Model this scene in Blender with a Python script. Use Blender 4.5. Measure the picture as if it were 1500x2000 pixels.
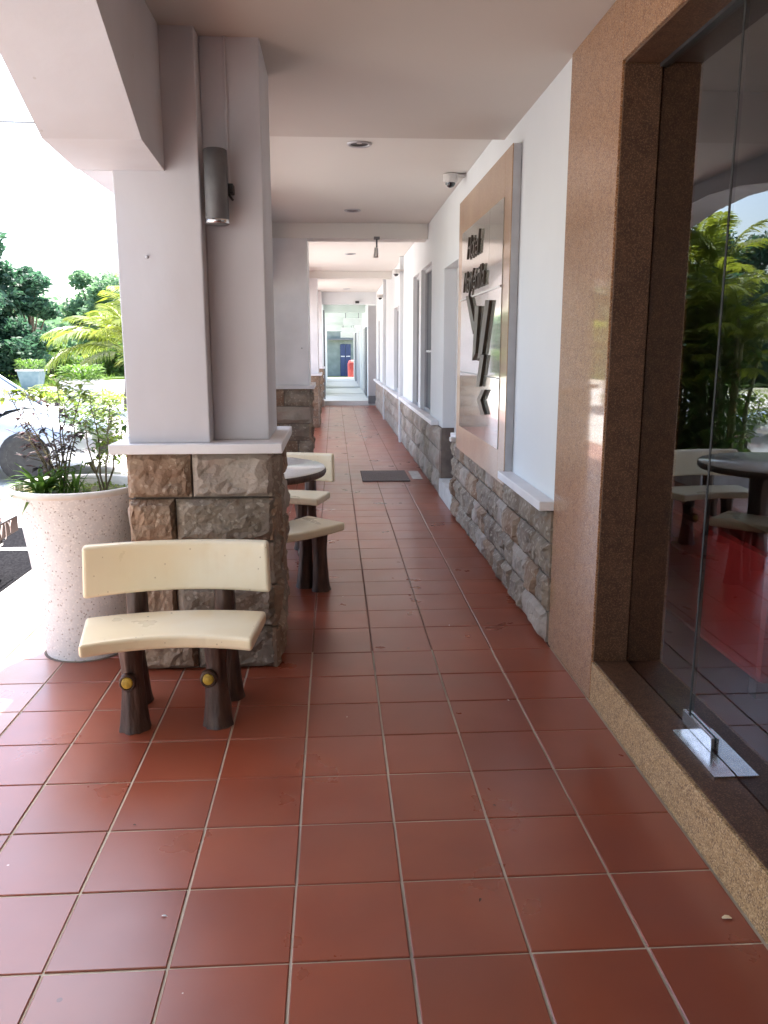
import bpy, bmesh, math, random
from mathutils import Vector, Matrix, noise
R = math.radians
SC = bpy.context.scene
COL = SC.collection
for o in list(bpy.data.objects):
    bpy.data.objects.remove(o)

# ------------------------------------------------------------------ camera
F_PX, HZ, VX = 1600.0, 680.0, 652.0
PITCH = math.atan((1000 - HZ) / F_PX)
YAW = math.atan((750 - VX) / (F_PX / math.cos(PITCH)))
cd = bpy.data.cameras.new('camera')
cd.sensor_fit = 'VERTICAL'; cd.sensor_height = 24.0; cd.lens = F_PX / 2000 * 24.0
cd.clip_start = 0.05; cd.clip_end = 2000
cam = bpy.data.objects.new('camera', cd); COL.objects.link(cam)
cam.location = (0, 0, 1.5)
cam.rotation_euler = (math.pi / 2 - PITCH, 0, -YAW)
SC.camera = cam

# ------------------------------------------------------------------ light
SUN_EL, SUN_AZ = 68.0, 3.0        # azimuth from +Y, negative = towards -X
w = bpy.data.worlds.new('World'); SC.world = w; w.use_nodes = True
nt = w.node_tree
bg = nt.nodes['Background']
sky = nt.nodes.new('ShaderNodeTexSky'); sky.sky_type = 'NISHITA'; sky.sun_disc = False
sky.sun_elevation = R(SUN_EL); sky.sun_rotation = R(SUN_AZ)
sky.air_density = 1.0; sky.dust_density = 3.0; sky.ozone_density = 1.0
nt.links.new(sky.outputs[0], bg.inputs[0]); bg.inputs[1].default_value = 0.15
sd = bpy.data.lights.new('sun', 'SUN'); sd.energy = 4.5; sd.angle = R(0.6); sd.color = (1, 0.95, 0.88)
sun = bpy.data.objects.new('sun', sd); COL.objects.link(sun)
dv = Vector((math.sin(R(SUN_AZ)) * math.cos(R(SUN_EL)), math.cos(R(SUN_AZ)) * math.cos(R(SUN_EL)), math.sin(R(SUN_EL))))
sun.rotation_euler = dv.to_track_quat('Z', 'Y').to_euler()
sun.location = (0, 0, 20)
vs = SC.view_settings
vs.view_transform = 'Standard'; vs.look = 'None'; vs.gamma = 1.0; vs.use_curve_mapping = False
vs.exposure = 2.5
SC.render.resolution_x = 768; SC.render.resolution_y = 1024
SC.cycles.max_bounces = 8; SC.cycles.diffuse_bounces = 5; SC.cycles.glossy_bounces = 4
SC.cycles.transparent_max_bounces = 12

# ------------------------------------------------------------------ materials
def mat(name, c1, c2=None, scale=5.0, rough=0.6, detail=4.0, bump=0.0, bscale=None, spec=0.5,
        coat=0.0, metal=0.0, rvar=0.0, speck=None, trans=None, vor=None, lo=0.35, hi=0.65, bdist=0.01, stretch=None, big=None):
    m = bpy.data.materials.new(name); m.use_nodes = True
    t = m.node_tree; N = t.nodes; L = t.links
    b = N['Principled BSDF']
    geo = N.new('ShaderNodeNewGeometry')
    pos = geo.outputs['Position']
    if stretch:
        mp = N.new('ShaderNodeMapping'); mp.inputs['Scale'].default_value = stretch
        L.new(pos, mp.inputs['Vector']); pos = mp.outputs[0]
    c2 = c2 or c1
    nz = N.new('ShaderNodeTexNoise'); nz.inputs['Scale'].default_value = scale; nz.inputs['Detail'].default_value = detail
    L.new(pos, nz.inputs['Vector'])
    rp = N.new('ShaderNodeValToRGB')
    rp.color_ramp.elements[0].position = lo; rp.color_ramp.elements[1].position = hi
    rp.color_ramp.elements[0].color = (*c1, 1); rp.color_ramp.elements[1].color = (*c2, 1)
    L.new(nz.outputs[0], rp.inputs[0])
    out = rp.outputs[0]
    if big:                                   # (scale, colour, amount) broad blotches
        n2 = N.new('ShaderNodeTexNoise'); n2.inputs['Scale'].default_value = big[0]; n2.inputs['Detail'].default_value = 3
        L.new(pos, n2.inputs['Vector'])
        r2 = N.new('ShaderNodeMapRange'); r2.inputs[1].default_value = 0.45; r2.inputs[2].default_value = 0.7
        r2.inputs[4].default_value = big[2]
        L.new(n2.outputs[0], r2.inputs[0])
        mx = N.new('ShaderNodeMix'); mx.data_type = 'RGBA'
        L.new(r2.outputs[0], mx.inputs[0]); L.new(out, mx.inputs[6]); mx.inputs[7].default_value = (*big[1], 1)
        out = mx.outputs[2]
    for sp in (speck or []):                  # (scale, colour, threshold, amount)
        v = N.new('ShaderNodeTexVoronoi'); v.inputs['Scale'].default_value = sp[0]
        L.new(pos, v.inputs['Vector'])
        wn = N.new('ShaderNodeTexWhiteNoise'); L.new(v.outputs['Position'], wn.inputs['Vector'])
        lt = N.new('ShaderNodeMath'); lt.operation = 'LESS_THAN'; lt.inputs[1].default_value = sp[2]
        L.new(wn.outputs['Value'], lt.inputs[0])
        ds = N.new('ShaderNodeMath'); ds.operation = 'LESS_THAN'; ds.inputs[1].default_value = sp[4] if len(sp) > 4 else 0.7
        L.new(v.outputs['Distance'], ds.inputs[0])
        ml = N.new('ShaderNodeMath'); ml.operation = 'MULTIPLY'; L.new(lt.outputs[0], ml.inputs[0]); L.new(ds.outputs[0], ml.inputs[1])
        m3 = N.new('ShaderNodeMath'); m3.operation = 'MULTIPLY'; m3.inputs[1].default_value = sp[3]; L.new(ml.outputs[0], m3.inputs[0])
        mx = N.new('ShaderNodeMix'); mx.data_type = 'RGBA'
        L.new(m3.outputs[0], mx.inputs[0]); L.new(out, mx.inputs[6]); mx.inputs[7].default_value = (*sp[1], 1)
        out = mx.outputs[2]
    L.new(out, b.inputs['Base Color'])
    b.inputs['Roughness'].default_value = rough
    b.inputs['Specular IOR Level'].default_value = spec
    b.inputs['Metallic'].default_value = metal
    b.inputs['Coat Weight'].default_value = coat; b.inputs['Coat Roughness'].default_value = 0.04
    if rvar:
        n3 = N.new('ShaderNodeTexNoise'); n3.inputs['Scale'].default_value = 3.1; n3.inputs['Detail'].default_value = 6
        L.new(pos, n3.inputs['Vector'])
        r3 = N.new('ShaderNodeMapRange'); r3.inputs[1].default_value = .3; r3.inputs[2].default_value = .7
        r3.inputs[3].default_value = rough - rvar; r3.inputs[4].default_value = rough + rvar
        L.new(n3.outputs[0], r3.inputs[0]); L.new(r3.outputs[0], b.inputs['Roughness'])
    if bump:
        nb = N.new('ShaderNodeTexNoise'); nb.inputs['Scale'].default_value = bscale or scale * 4; nb.inputs['Detail'].default_value = 6
        L.new(pos, nb.inputs['Vector'])
        bp = N.new('ShaderNodeBump'); bp.inputs['Strength'].default_value = bump; bp.inputs['Distance'].default_value = bdist
        L.new(nb.outputs[0], bp.inputs['Height']); L.new(bp.outputs[0], b.inputs['Normal'])
        if coat: L.new(geo.outputs['Normal'], b.inputs['Coat Normal'])
    if trans:
        tr = N.new('ShaderNodeBsdfTranslucent'); L.new(out, tr.inputs[0]) if trans is True else None
        if trans is not True: tr.inputs[0].default_value = (*trans, 1)
        ms = N.new('ShaderNodeMixShader'); ms.inputs[0].default_value = 0.45
        L.new(b.outputs[0], ms.inputs[1]); L.new(tr.outputs[0], ms.inputs[2])
        L.new(ms.outputs[0], N['Material Output'].inputs[0])
    return m

def glass(name, tint, refl):
    m = bpy.data.materials.new(name); m.use_nodes = True
    t = m.node_tree; N = t.nodes; L = t.links
    N.remove(N['Principled BSDF'])
    tr = N.new('ShaderNodeBsdfTransparent'); tr.inputs[0].default_value = (*tint, 1)
    gl = N.new('ShaderNodeBsdfGlossy'); gl.inputs['Roughness'].default_value = 0.0; gl.inputs[0].default_value = (.93, .97, 1, 1)
    fr = N.new('ShaderNodeFresnel'); fr.inputs[0].default_value = 1.52
    ad = N.new('ShaderNodeMath'); ad.operation = 'ADD'; ad.inputs[1].default_value = refl; ad.use_clamp = True
    L.new(fr.outputs[0], ad.inputs[0])
    ge = N.new('ShaderNodeNewGeometry'); inv = N.new('ShaderNodeMath'); inv.operation = 'SUBTRACT'; inv.inputs[0].default_value = 1
    L.new(ge.outputs['Backfacing'], inv.inputs[1])
    mu = N.new('ShaderNodeMath'); mu.operation = 'MULTIPLY'; L.new(ad.outputs[0], mu.inputs[0]); L.new(inv.outputs[0], mu.inputs[1])
    ad = mu
    ms = N.new('ShaderNodeMixShader')
    L.new(ad.outputs[0], ms.inputs[0]); L.new(tr.outputs[0], ms.inputs[1]); L.new(gl.outputs[0], ms.inputs[2])
    L.new(ms.outputs[0], N['Material Output'].inputs[0])
    return m

M = {}
M['tile'] = mat('terracotta_tile', (.25, .050, .021), (.315, .073, .032), 2.2, .30, 5, .05, 45, .9, rvar=.035, bdist=.0012,
                big=(1.6, (.25, .078, .052), .6), speck=[(16, (.10, .03, .02), .012, .7, .14), (23, (.7, .6, .5), .006, .8, .09)])
def celltone(m, amt=.09):
    """each tile of the grid gets its own firing tone"""
    t = m.node_tree; N = t.nodes; L = t.links; b = N['Principled BSDF']
    g_ = N.new('ShaderNodeNewGeometry')
    a_ = N.new('ShaderNodeVectorMath'); a_.operation = 'ADD'; a_.inputs[1].default_value = (1.937 + .302 * 40, .302 * 40 - .884, 9)
    d_ = N.new('ShaderNodeVectorMath'); d_.operation = 'DIVIDE'; d_.inputs[1].default_value = (.302, .302, 50)
    f_ = N.new('ShaderNodeVectorMath'); f_.operation = 'FLOOR'
    w_ = N.new('ShaderNodeTexWhiteNoise'); L.new(g_.outputs['Position'], a_.inputs[0]); L.new(a_.outputs[0], d_.inputs[0]); L.new(d_.outputs[0], f_.inputs[0]); L.new(f_.outputs[0], w_.inputs['Vector'])
    r_ = N.new('ShaderNodeMapRange'); r_.inputs[3].default_value = 1 - amt; r_.inputs[4].default_value = 1 + amt * .6; L.new(w_.outputs['Value'], r_.inputs[0])
    h_ = N.new('ShaderNodeHueSaturation'); L.new(r_.outputs[0], h_.inputs['Value'])
    src = b.inputs['Base Color'].links[0].from_socket
    L.new(src, h_.inputs['Color']); L.new(h_.outputs[0], b.inputs['Base Color'])
M['glaretile'] = mat('sun_glare_tile', (.36, .17, .125), (.42, .22, .17), 2.2, .34, 5, .06, 90, .8, rvar=.08)  # outer red tiles: blown-out sunlight put into a paler colour
M['grout_dull'] = mat('grout_dull', (.26, .15, .11), (.20, .11, .08), 6, .9, 5, .3, 60)
celltone(M['tile'])
M['grout'] = mat('grout', (.62, .56, .44), (.50, .44, .34), 6, .9, 5, .3, 60, big=(.8, (.13, .09, .075), .75))
M['white'] = mat('white_paint', (.74, .765, .775), (.69, .715, .73), .9, .72, 5, .12, 14, .3, bdist=.004, big=(.6, (.66, .67, .675), .5))
M['pillar'] = mat('pillar_paint', (.67, .67, .71), (.60, .60, .64), 1.6, .62, 6, .5, 7, .3, bdist=.007, speck=[(7, (.30, .27, .25), .06, .6, .035), (22, (.40, .37, .35), .03, .4, .12)], stretch=(1, 1, .5), big=(2.2, (.55, .52, .53), .5))
M['ceiling'] = mat('ceiling_paint', (.74, .715, .67), (.70, .675, .635), .5, .9, 4, .1, 6, .2, bdist=.004)
M['soffit'] = mat('shaded_beige_soffit_paint', (.61, .565, .515), (.57, .525, .48), .5, .9, 4, .1, 6, .2, bdist=.004)  # beige ceiling paint, darkened so the colour carries the near bay's shade
M['cap'] = mat('cap_paint', (.80, .79, .80), (.70, .69, .70), 3, .45, 5, .1, 25, .5, bdist=.002)
M['granite'] = mat('brown_granite', (.25, .108, .036), (.345, .170, .066), 22, .35, 6, .05, 120, .5, coat=.7, bdist=.001,
                   speck=[(260, (.52, .33, .22), .35, .6), (230, (.12, .055, .035), .22, .7), (330, (.65, .48, .36), .07, .7)])
M['granite2'] = mat('curb_granite', (.30, .175, .075), (.42, .26, .12), 22, .45, 6, .12, 160, .5, coat=.35, bdist=.001,
                    speck=[(220, (.58, .40, .21), .35, .8), (200, (.13, .07, .035), .25, .8), (300, (.7, .52, .33), .1, .8)])
M['stone'] = mat('split_stone', (.21, .135, .09), (.33, .245, .175), 7, .85, 8, .9, 34, .3, bdist=.012, big=(4, (.25, .155, .10), .7),
                 speck=[(60, (.5, .42, .33), .12, .4)])
M['stone2'] = mat('split_stone_grey', (.20, .16, .12), (.31, .255, .20), 9, .85, 8, .9, 38, .3, bdist=.012, big=(5, (.20, .155, .125), .8),
                  speck=[(60, (.5, .45, .38), .12, .4)])
M['stone3'] = mat('split_stone_pale', (.30, .26, .215), (.44, .385, .33), 8, .85, 8, .9, 34, .3, bdist=.012, big=(4, (.30, .22, .18), .8))
M['mortar'] = mat('mortar', (.13, .10, .085), (.2, .16, .13), 9, .95, 4, .4, 50)
M['cream'] = mat('cream_concrete', (.80, .68, .44), (.85, .77, .58), 2.5, .33, 5, .10, 40, .7, bdist=.002, rvar=.08,
                 big=(5, (.76, .60, .34), .6), speck=[(30, (.08, .05, .03), .02, .9, .12), (55, (.40, .28, .13), .05, .6, .2)])
M['tabletop'] = mat('white_terrazzo', (.90, .88, .82), (.86, .83, .77), 14, .16, 5, .02, 60, .5, speck=[(160, (.5, .47, .42), .07, .4)])
M['bark'] = mat('dark_bark_paint', (.040, .019, .012), (.10, .052, .034), 30, .42, 8, .8, 60, .5, bdist=.006, stretch=(1, 1, .22))
M['yellow'] = mat('yellow_knot', (.62, .42, .05), (.42, .27, .04), 60, .5, 5, .3, 120)
M['pot'] = mat('terrazzo_pot', (.68, .70, .71), (.74, .755, .765), 12, .75, 6, .5, 60, .3, bdist=.004,
               big=(3, (.62, .60, .58), .6), speck=[(110, (.22, .18, .16), .10, .7, .4), (70, (.36, .31, .28), .10, .5, .38), (130, (.85, .84, .82), .2, .6)])
M['potrim'] = mat('pot_rim', (.74, .71, .65), (.62, .59, .53), 12, .6, 5, .2, 60)
M['soil'] = mat('soil_moss', (.08, .06, .03), (.17, .17, .05), 20, .95, 6, .9, 50)
M['leafdark'] = mat('purple_leaf', (.055, .028, .035), (.035, .045, .028), 20, .45, 3, trans=(.10, .05, .06))
M['leaf'] = mat('green_leaf', (.045, .10, .022), (.09, .16, .03), 8, .45, 3, trans=(.13, .26, .03))
M['leafyel'] = mat('lime_leaf', (.11, .18, .025), (.17, .23, .03), 8, .45, 3, trans=(.22, .32, .04))
M['stem'] = mat('stem', (.10, .08, .045), (.16, .14, .07), 30, .7)
M['foliage1'] = mat('dark_foliage', (.028, .075, .048), (.06, .13, .075), .6, .6, 4, trans=(.06, .15, .08))
M['foliage2'] = mat('mid_foliage', (.09, .17, .10), (.15, .25, .14), .8, .6, 4, trans=(.18, .32, .16))
M['foliage3'] = mat('hedge_foliage', (.05, .11, .025), (.10, .17, .035), 1.2, .6, 4, trans=(.16, .28, .04))
M['palm'] = mat('palm_leaf', (.07, .13, .02), (.17, .22, .03), 1.6, .4, 3, trans=(.34, .40, .04))
M['cocopalm'] = mat('coconut_leaf', (.07, .14, .03), (.18, .22, .03), 1.3, .4, 3, trans=(.26, .33, .04))
M['cane'] = mat('green_cane', (.12, .16, .04), (.22, .22, .07), 5, .5, stretch=(1, 1, 3))
M['trunk'] = mat('tree_bark', (.09, .065, .045), (.16, .12, .09), 6, .9, 6, .6, 30, stretch=(1, 1, .3))
M['asphalt'] = mat('parking_surface', (.46, .455, .44), (.55, .54, .52), 40, .9, 6, .3, 120, big=(.25, (.58, .57, .55), .7))
M['earth'] = mat('pale_gravel', (.45, .43, .38), (.36, .34, .29), 3, .95, 6, .3, 20, big=(.1, (.28, .27, .2), .6))
M['kerb'] = mat('kerb_concrete', (.50, .48, .45), (.60, .58, .55), 10, .85, 5, .3, 60)
M['grass'] = mat('grass', (.06, .12, .025), (.11, .17, .035), 3, .9, 5, .5, 30, trans=(.14, .24, .03))
M['steel'] = mat('brushed_steel', (.62, .63, .65), (.72, .73, .75), 30, .22, 3, metal=1.0)
M['greymetal'] = mat('grey_lamp_metal', (.13, .13, .135), (.155, .155, .16), 20, .55, 3, metal=.2)
M['darkplastic'] = mat('dark_plastic', (.03, .03, .032), (.04, .04, .04), 20, .4)
M['black'] = mat('black_rubber', (.015, .015, .016), (.03, .03, .03), 20, .7)
M['offwhite'] = mat('offwhite_plastic', (.62, .60, .58), (.56, .54, .52), 10, .5)
M['alu'] = mat('aluminium_frame', (.46, .46, .48), (.52, .52, .54), 10, .4, metal=.3)
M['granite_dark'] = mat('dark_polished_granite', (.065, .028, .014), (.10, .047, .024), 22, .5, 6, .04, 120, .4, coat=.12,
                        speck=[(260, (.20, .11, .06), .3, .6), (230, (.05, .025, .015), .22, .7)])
M['signmarble'] = mat('peach_stone', (.42, .27, .16), (.36, .22, .13), 4, .3, 6, coat=.6, speck=[(140, (.5, .34, .22), .25, .5)])
M['signpane'] = mat('sign_glass', (.34, .32, .26), (.30, .28, .23), 1.5, .12, 4, coat=1.0)
M['letter'] = mat('bronze_letter', (.060, .045, .035), (.085, .065, .05), 20, .35, metal=.3)
M['redpaint'] = mat('red_upholstery', (.26, .014, .014), (.22, .012, .012), 3, .45, 4)
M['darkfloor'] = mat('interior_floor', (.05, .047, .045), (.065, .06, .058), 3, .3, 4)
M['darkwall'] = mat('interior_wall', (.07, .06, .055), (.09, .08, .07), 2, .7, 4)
M['mat'] = mat('doormat_fibre', (.17, .135, .12), (.24, .19, .17), 60, .95, 5, .8, 150)
M['glass'] = glass('entrance_glass', (.93, .92, .91), .07)
M['winglass'] = glass('window_glass', (.35, .37, .37), .08)
M['curtain'] = mat('window_interior', (.20, .20, .20), (.33, .32, .31), 3, .8, 4)
M['silver'] = mat('silver_car_paint', (.55, .60, .66), (.57, .62, .68), 5, .3, 2, metal=.6, coat=1)
M['maroon'] = mat('dark_car_paint', (.035, .012, .016), (.04, .014, .018), 5, .3, 2, metal=.3, coat=1)
M['carglass'] = mat('car_glass', (.02, .025, .03), (.02, .025, .03), 5, .05, 2, coat=1)
M['chrome'] = mat('chrome', (.8, .8, .8), (.85, .85, .85), 5, .08, 2, metal=1)
M['lampglass'] = mat('lamp_lens', (.7, .7, .68), (.75, .75, .72), 5, .1, 2, coat=1)
M['plate'] = mat('plate_black', (.012, .012, .014), (.015, .015, .016), 5, .4)
M['platetext'] = mat('plate_white', (.8, .8, .8), (.8, .8, .8), 5, .5)
M['palefloor'] = mat('pale_cement_floor', (.62, .62, .60), (.54, .54, .52), 2, .5, 5, .1, 40)
M['greenwhite'] = mat('pale_green_paint', (.60, .66, .62), (.54, .60, .56), 2, .7, 4)
M['shutter'] = mat('shutter_metal', (.52, .50, .52), (.58, .56, .58), 3, .5)
M['blue'] = mat('blue_panel', (.016, .032, .10), (.022, .04, .12), 3, .5)
M['redfar'] = mat('red_plastic', (.26, .025, .018), (.22, .02, .015), 3, .5)
M['planter'] = mat('planter_concrete', (.40, .43, .45), (.50, .52, .54), 6, .8, 5, .3, 40)
M['planterdark'] = mat('planter_blue', (.10, .16, .18), (.14, .20, .22), 6, .8, 5, .3, 40)
M['signbox'] = mat('sign_box_white', (.7, .72, .7), (.66, .68, .66), 6, .5)
M['roofmat'] = mat('roof_concrete', (.35, .33, .31), (.42, .4, .38), 3, .9)

# ------------------------------------------------------------------ builders
def wloc(o):
    v = Vector(o.location)
    p = o.parent
    while p: v += Vector(p.location); p = p.parent
    return v

class MB:
    def __init__(s): s.v = []; s.f = []; s.sm = []
    def add(s, vs, fs, smooth=False):
        n = len(s.v); s.v += [tuple(q) for q in vs]
        for f in fs: s.f.append([i + n for i in f]); s.sm.append(smooth)
        return s
    def box(s, x0, x1, y0, y1, z0, z1):
        vs = [(x, y, z) for x in (x0, x1) for y in (y0, y1) for z in (z0, z1)]
        return s.add(vs, [(0, 1, 3, 2), (4, 6, 7, 5), (0, 4, 5, 1), (2, 3, 7, 6), (0, 2, 6, 4), (1, 5, 7, 3)])
    def prism(s, poly, a0, a1, fn, smooth=False):
        """poly of 2D points swept between a0 and a1; fn(u,v,a)->xyz"""
        n = len(poly)
        vs = [fn(u, v, a0) for u, v in poly] + [fn(u, v, a1) for u, v in poly]
        fs = [(i, (i + 1) % n, (i + 1) % n + n, i + n) for i in range(n)]
        s.add(vs, fs, smooth)
        s.add(vs, [list(range(n))[::-1], list(range(n, 2 * n))])
        return s
    def lathe(s, prof, c=(0, 0, 0), seg=24, smooth=True, cap=True):
        vs = []
        for r, z in prof:
            for k in range(seg):
                a = 2 * math.pi * k / seg
                vs.append((c[0] + r * math.cos(a), c[1] + r * math.sin(a), c[2] + z))
        fs = []
        for j in range(len(prof) - 1):
            for k in range(seg):
                k2 = (k + 1) % seg
                fs.append((j * seg + k, j * seg + k2, (j + 1) * seg + k2, (j + 1) * seg + k))
        s.add(vs, fs, smooth)
        if cap:
            m = len(prof) - 1
            s.add([vs[k] for k in range(seg)], [list(range(seg))[::-1]])
            s.add([vs[m * seg + k] for k in range(seg)], [list(range(seg))])
        return s
    def tube(s, pts, rads, seg=6, smooth=True, cap=True):
        pts = [Vector(p) for p in pts]
        if not hasattr(rads, '__len__'): rads = [rads] * len(pts)
        vs = []; prev = None
        for i, p in enumerate(pts):
            d = (pts[min(i + 1, len(pts) - 1)] - pts[max(i - 1, 0)]).normalized()
            if prev is None:
                a = Vector((0, 0, 1)) if abs(d.z) < .9 else Vector((1, 0, 0))
                u = d.cross(a).normalized()
            else:
                u = (prev - d * prev.dot(d)).normalized()
            prev = u; v = d.cross(u)
            for k in range(seg):
                t = 2 * math.pi * k / seg
                vs.append(p + (u * math.cos(t) + v * math.sin(t)) * rads[i])
        fs = []
        for j in range(len(pts) - 1):
            for k in range(seg):
                k2 = (k + 1) % seg
                fs.append((j * seg + k, j * seg + k2, (j + 1) * seg + k2, (j + 1) * seg + k))
        s.add(vs, fs, smooth)
        if cap:
            m = (len(pts) - 1) * seg
            s.add(vs[:seg], [list(range(seg))[::-1]]); s.add(vs[m:], [list(range(seg))])
        return s
    def mesh(s, name, m):
        me = bpy.data.meshes.new(name)
        me.from_pydata(s.v, [], s.f)
        me.polygons.foreach_set('use_smooth', s.sm)
        me.materials.append(m)
        bm = bmesh.new(); bm.from_mesh(me); bmesh.ops.recalc_face_normals(bm, faces=bm.faces); bm.to_mesh(me); bm.free()
        me.update()
        return me
    def build(s, name, m, parent=None, bevel=0, seg=2, world=True):
        """world=True: the coordinates are world coordinates (parents unrotated)"""
        if parent and world:
            o0 = wloc(parent); s.v = [(a - o0.x, b - o0.y, c - o0.z) for a, b, c in s.v]
        ob = bpy.data.objects.new(name, s.mesh(name, m)); COL.objects.link(ob)
        if parent: ob.parent = parent
        if bevel:
            bv = ob.modifiers.new('bevel', 'BEVEL'); bv.width = bevel; bv.segments = seg; bv.limit_method = 'ANGLE'; bv.angle_limit = R(40)
        return ob

def leafbuild(mb, name, m, parent=None, world=True):   # no normal recalculation for loose leaves
    if parent and world:
        o0 = wloc(parent); mb.v = [(a - o0.x, b - o0.y, c - o0.z) for a, b, c in mb.v]
    me = bpy.data.meshes.new(name); me.from_pydata(mb.v, [], mb.f); me.materials.append(m); me.update()
    ob = bpy.data.objects.new(name, me); COL.objects.link(ob)
    if parent: ob.parent = parent
    return ob

def leaf(mb, p, d, up, L, wd, fold=.3, n=3, droop=.3):
    """a small curved leaf from p along d"""
    d = Vector(d).normalized(); up = Vector(up)
    s = d.cross(up)
    if s.length < 1e-4: s = d.cross(Vector((1, 0, 0)))
    s.normalize(); u = s.cross(d).normalized()
    vs = []
    for i in range(n + 1):
        t_ = i / n
        c = Vector(p) + d * L * t_ - Vector((0, 0, 1)) * droop * L * t_ * t_
        w_ = wd * (math.sin(math.pi * min(1, .08 + t_ * .92)) ** .7) * .5
        vs += [c - s * w_ + u * fold * w_, c, c + s * w_ + u * fold * w_]
    fs = []
    for i in range(n):
        a_ = i * 3
        fs += [(a_, a_ + 1, a_ + 4, a_ + 3), (a_ + 1, a_ + 2, a_ + 5, a_ + 4)]
    mb.add(vs, fs)

def tag(o, label, cat, group=None):
    o['label'] = label; o['category'] = cat
    if group: o['group'] = group
    return o
def thing(name, label, cat, loc=(0, 0, 0), rotz=0, group=None):
    o = bpy.data.objects.new(name, None); COL.objects.link(o); o.empty_display_size = .1
    o.location = loc; o.rotation_euler = (0, 0, rotz)
    return tag(o, label, cat, group)
def struct(o): o['kind'] = 'structure'; return o
def stuff(o): o['kind'] = 'stuff'; return o
def inst(name, me, loc, parent=None, rotz=0, scale=None):
    o = bpy.data.objects.new(name, me); COL.objects.link(o); o.location = loc; o.rotation_euler = (0, 0, rotz)
    if scale: o.scale = scale
    if parent: o.parent = parent
    return o
def copy_tree(o, parent=None):
    c = o.copy(); COL.objects.link(c); c.parent = parent
    for ch in list(o.children): copy_tree(ch, c)
    return c

# ================================================================== SETTING
# tile grid
TX0, TP = -1.937, 0.302
ROW0 = 0.884
g = MB(); g.box(-2.02, 1.30, -4, 3.93, -.12, -.0045)
floor = struct(g.build('floor', M['grout']))
g = MB(); g.box(-2.02, 1.30, 3.9305, 22.0, -.12, -.0045); g.build('screed', M['grout_dull'], floor)
xs = [TX0 + TP * i for i in range(10)] + [1.088]
def tile_mesh(wx, wy, name):
    b = .0022; h = .0055; hx, hy = wx / 2, wy / 2
    v = [(-hx, -hy, -h), (hx, -hy, -h), (hx, hy, -h), (-hx, hy, -h),
         (-hx, -hy, -b), (hx, -hy, -b), (hx, hy, -b), (-hx, hy, -b),
         (-hx + b, -hy + b, 0), (hx - b, -hy + b, 0), (hx - b, hy - b, 0), (-hx + b, hy - b, 0)]
    f = []
    for k in range(4):
        k2 = (k + 1) % 4
        f += [(k, k2, k2 + 4, k + 4), (k + 4, k2 + 4, k2 + 8, k + 8)]
    f.append((8, 9, 10, 11))
    mb = MB(); mb.add(v, f)
    return mb.mesh(name, M['tile'])
GAP = .0075
me_std = tile_mesh(TP - GAP, TP - GAP, 'tile')
rows = []
y = ROW0
while y < 3.85: rows.append((y, y + TP)); y += TP
rows.append((y, 4.265)); y = 4.265
while y < 9.0: rows.append((y, y + TP)); y += TP
Y_STUFF = y
cache = {}
rnd = random.Random(4)
for (a, b_) in rows:
    for i in range(len(xs) - 1):
        wx = xs[i + 1] - xs[i]; wy = b_ - a; gy = GAP if a < 3.8 else .0035
        key = (round(wx, 3), round(wy, 3), gy)
        if abs(wx - TP) < .003 and abs(wy - TP) < .003 and a < 3.8: me = me_std
        else:
            if key not in cache: cache[key] = tile_mesh(wx - GAP, wy - gy, 'tile')
            me = cache[key]
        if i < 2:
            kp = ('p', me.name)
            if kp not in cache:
                cache[kp] = me.copy(); cache[kp].materials.clear(); cache[kp].materials.append(M['glaretile'])
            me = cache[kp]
        o = inst('tile', me, ((xs[i] + xs[i + 1]) / 2 + rnd.uniform(-.0008, .0008), (a + b_) / 2 + rnd.uniform(-.0008, .0008), rnd.uniform(-.0008, .0004)), floor)
        o.rotation_euler = (rnd.uniform(-.0018, .0018), rnd.uniform(-.0018, .0018), rnd.uniform(-.002, .002))
t = MB()
tp_ = MB()
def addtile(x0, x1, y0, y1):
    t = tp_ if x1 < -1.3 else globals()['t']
    gp = GAP / 2
    t.box(x0 + gp, x1 - gp, y0 + .0015, y1 - .0015, -.0055, 0)
y = Y_STUFF
while y < 21.9:
    y2 = min(y + TP, 21.98)
    for i in range(len(xs) - 1): addtile(xs[i], xs[i + 1], y, y2)
    y += TP
y = ROW0
while y > -3.9:
    for i in range(len(xs) - 1): addtile(xs[i], xs[i + 1], y - TP, y)
    y -= TP
o = t.build('tile', M['tile'], floor); stuff(o)
o = tp_.build('tile', M['glaretile'], floor); stuff(o)

k = MB(); k.box(-2.10, -2.02, -14, 40, -.16, .004)
struct(k.build('kerb', M['kerb'], bevel=.008))
a = MB()
a.add([(-13, -14, -.13), (-2.095, -14, -.13), (-2.095, 33, -.13), (-13, 33, -.13)], [(0, 1, 2, 3)])
struct(a.build('parking_lot', M['asphalt']))
a = MB(); a.add([(-900, -900, -.2), (900, -900, -.2), (900, 900, -.2), (-900, 900, -.2)], [(0, 1, 2, 3)])
struct(a.build('ground', M['earth']))
a = MB(); a.add([(-7.2, 2.6, -.1285), (-2.101, 2.6, -.1285), (-2.101, 7.6, -.1285), (-7.2, 7.6, -.1285)], [(0, 1, 2, 3)])
M['carshadow'] = mat('car_shadow_tone', (.010, .010, .012), (.022, .022, .025), 60, 1.0, 6, .4, 160, .0)
struct(a.build('car_shadow_sheet', M['carshadow']))  # dark sheet that paints the parked car's shadow on the ground
# parking bay lines
for yb in (1.9, 4.25, 6.75, 9.3, 11.9):
    b_ = MB(); b_.add([(-6.8, yb - .05, -.126), (-2.3, yb - .05, -.126), (-2.3, yb + .05, -.126), (-6.8, yb + .05, -.126)], [(0, 1, 2, 3)])
    struct(b_.build('bay_line', M['platetext']))
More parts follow.
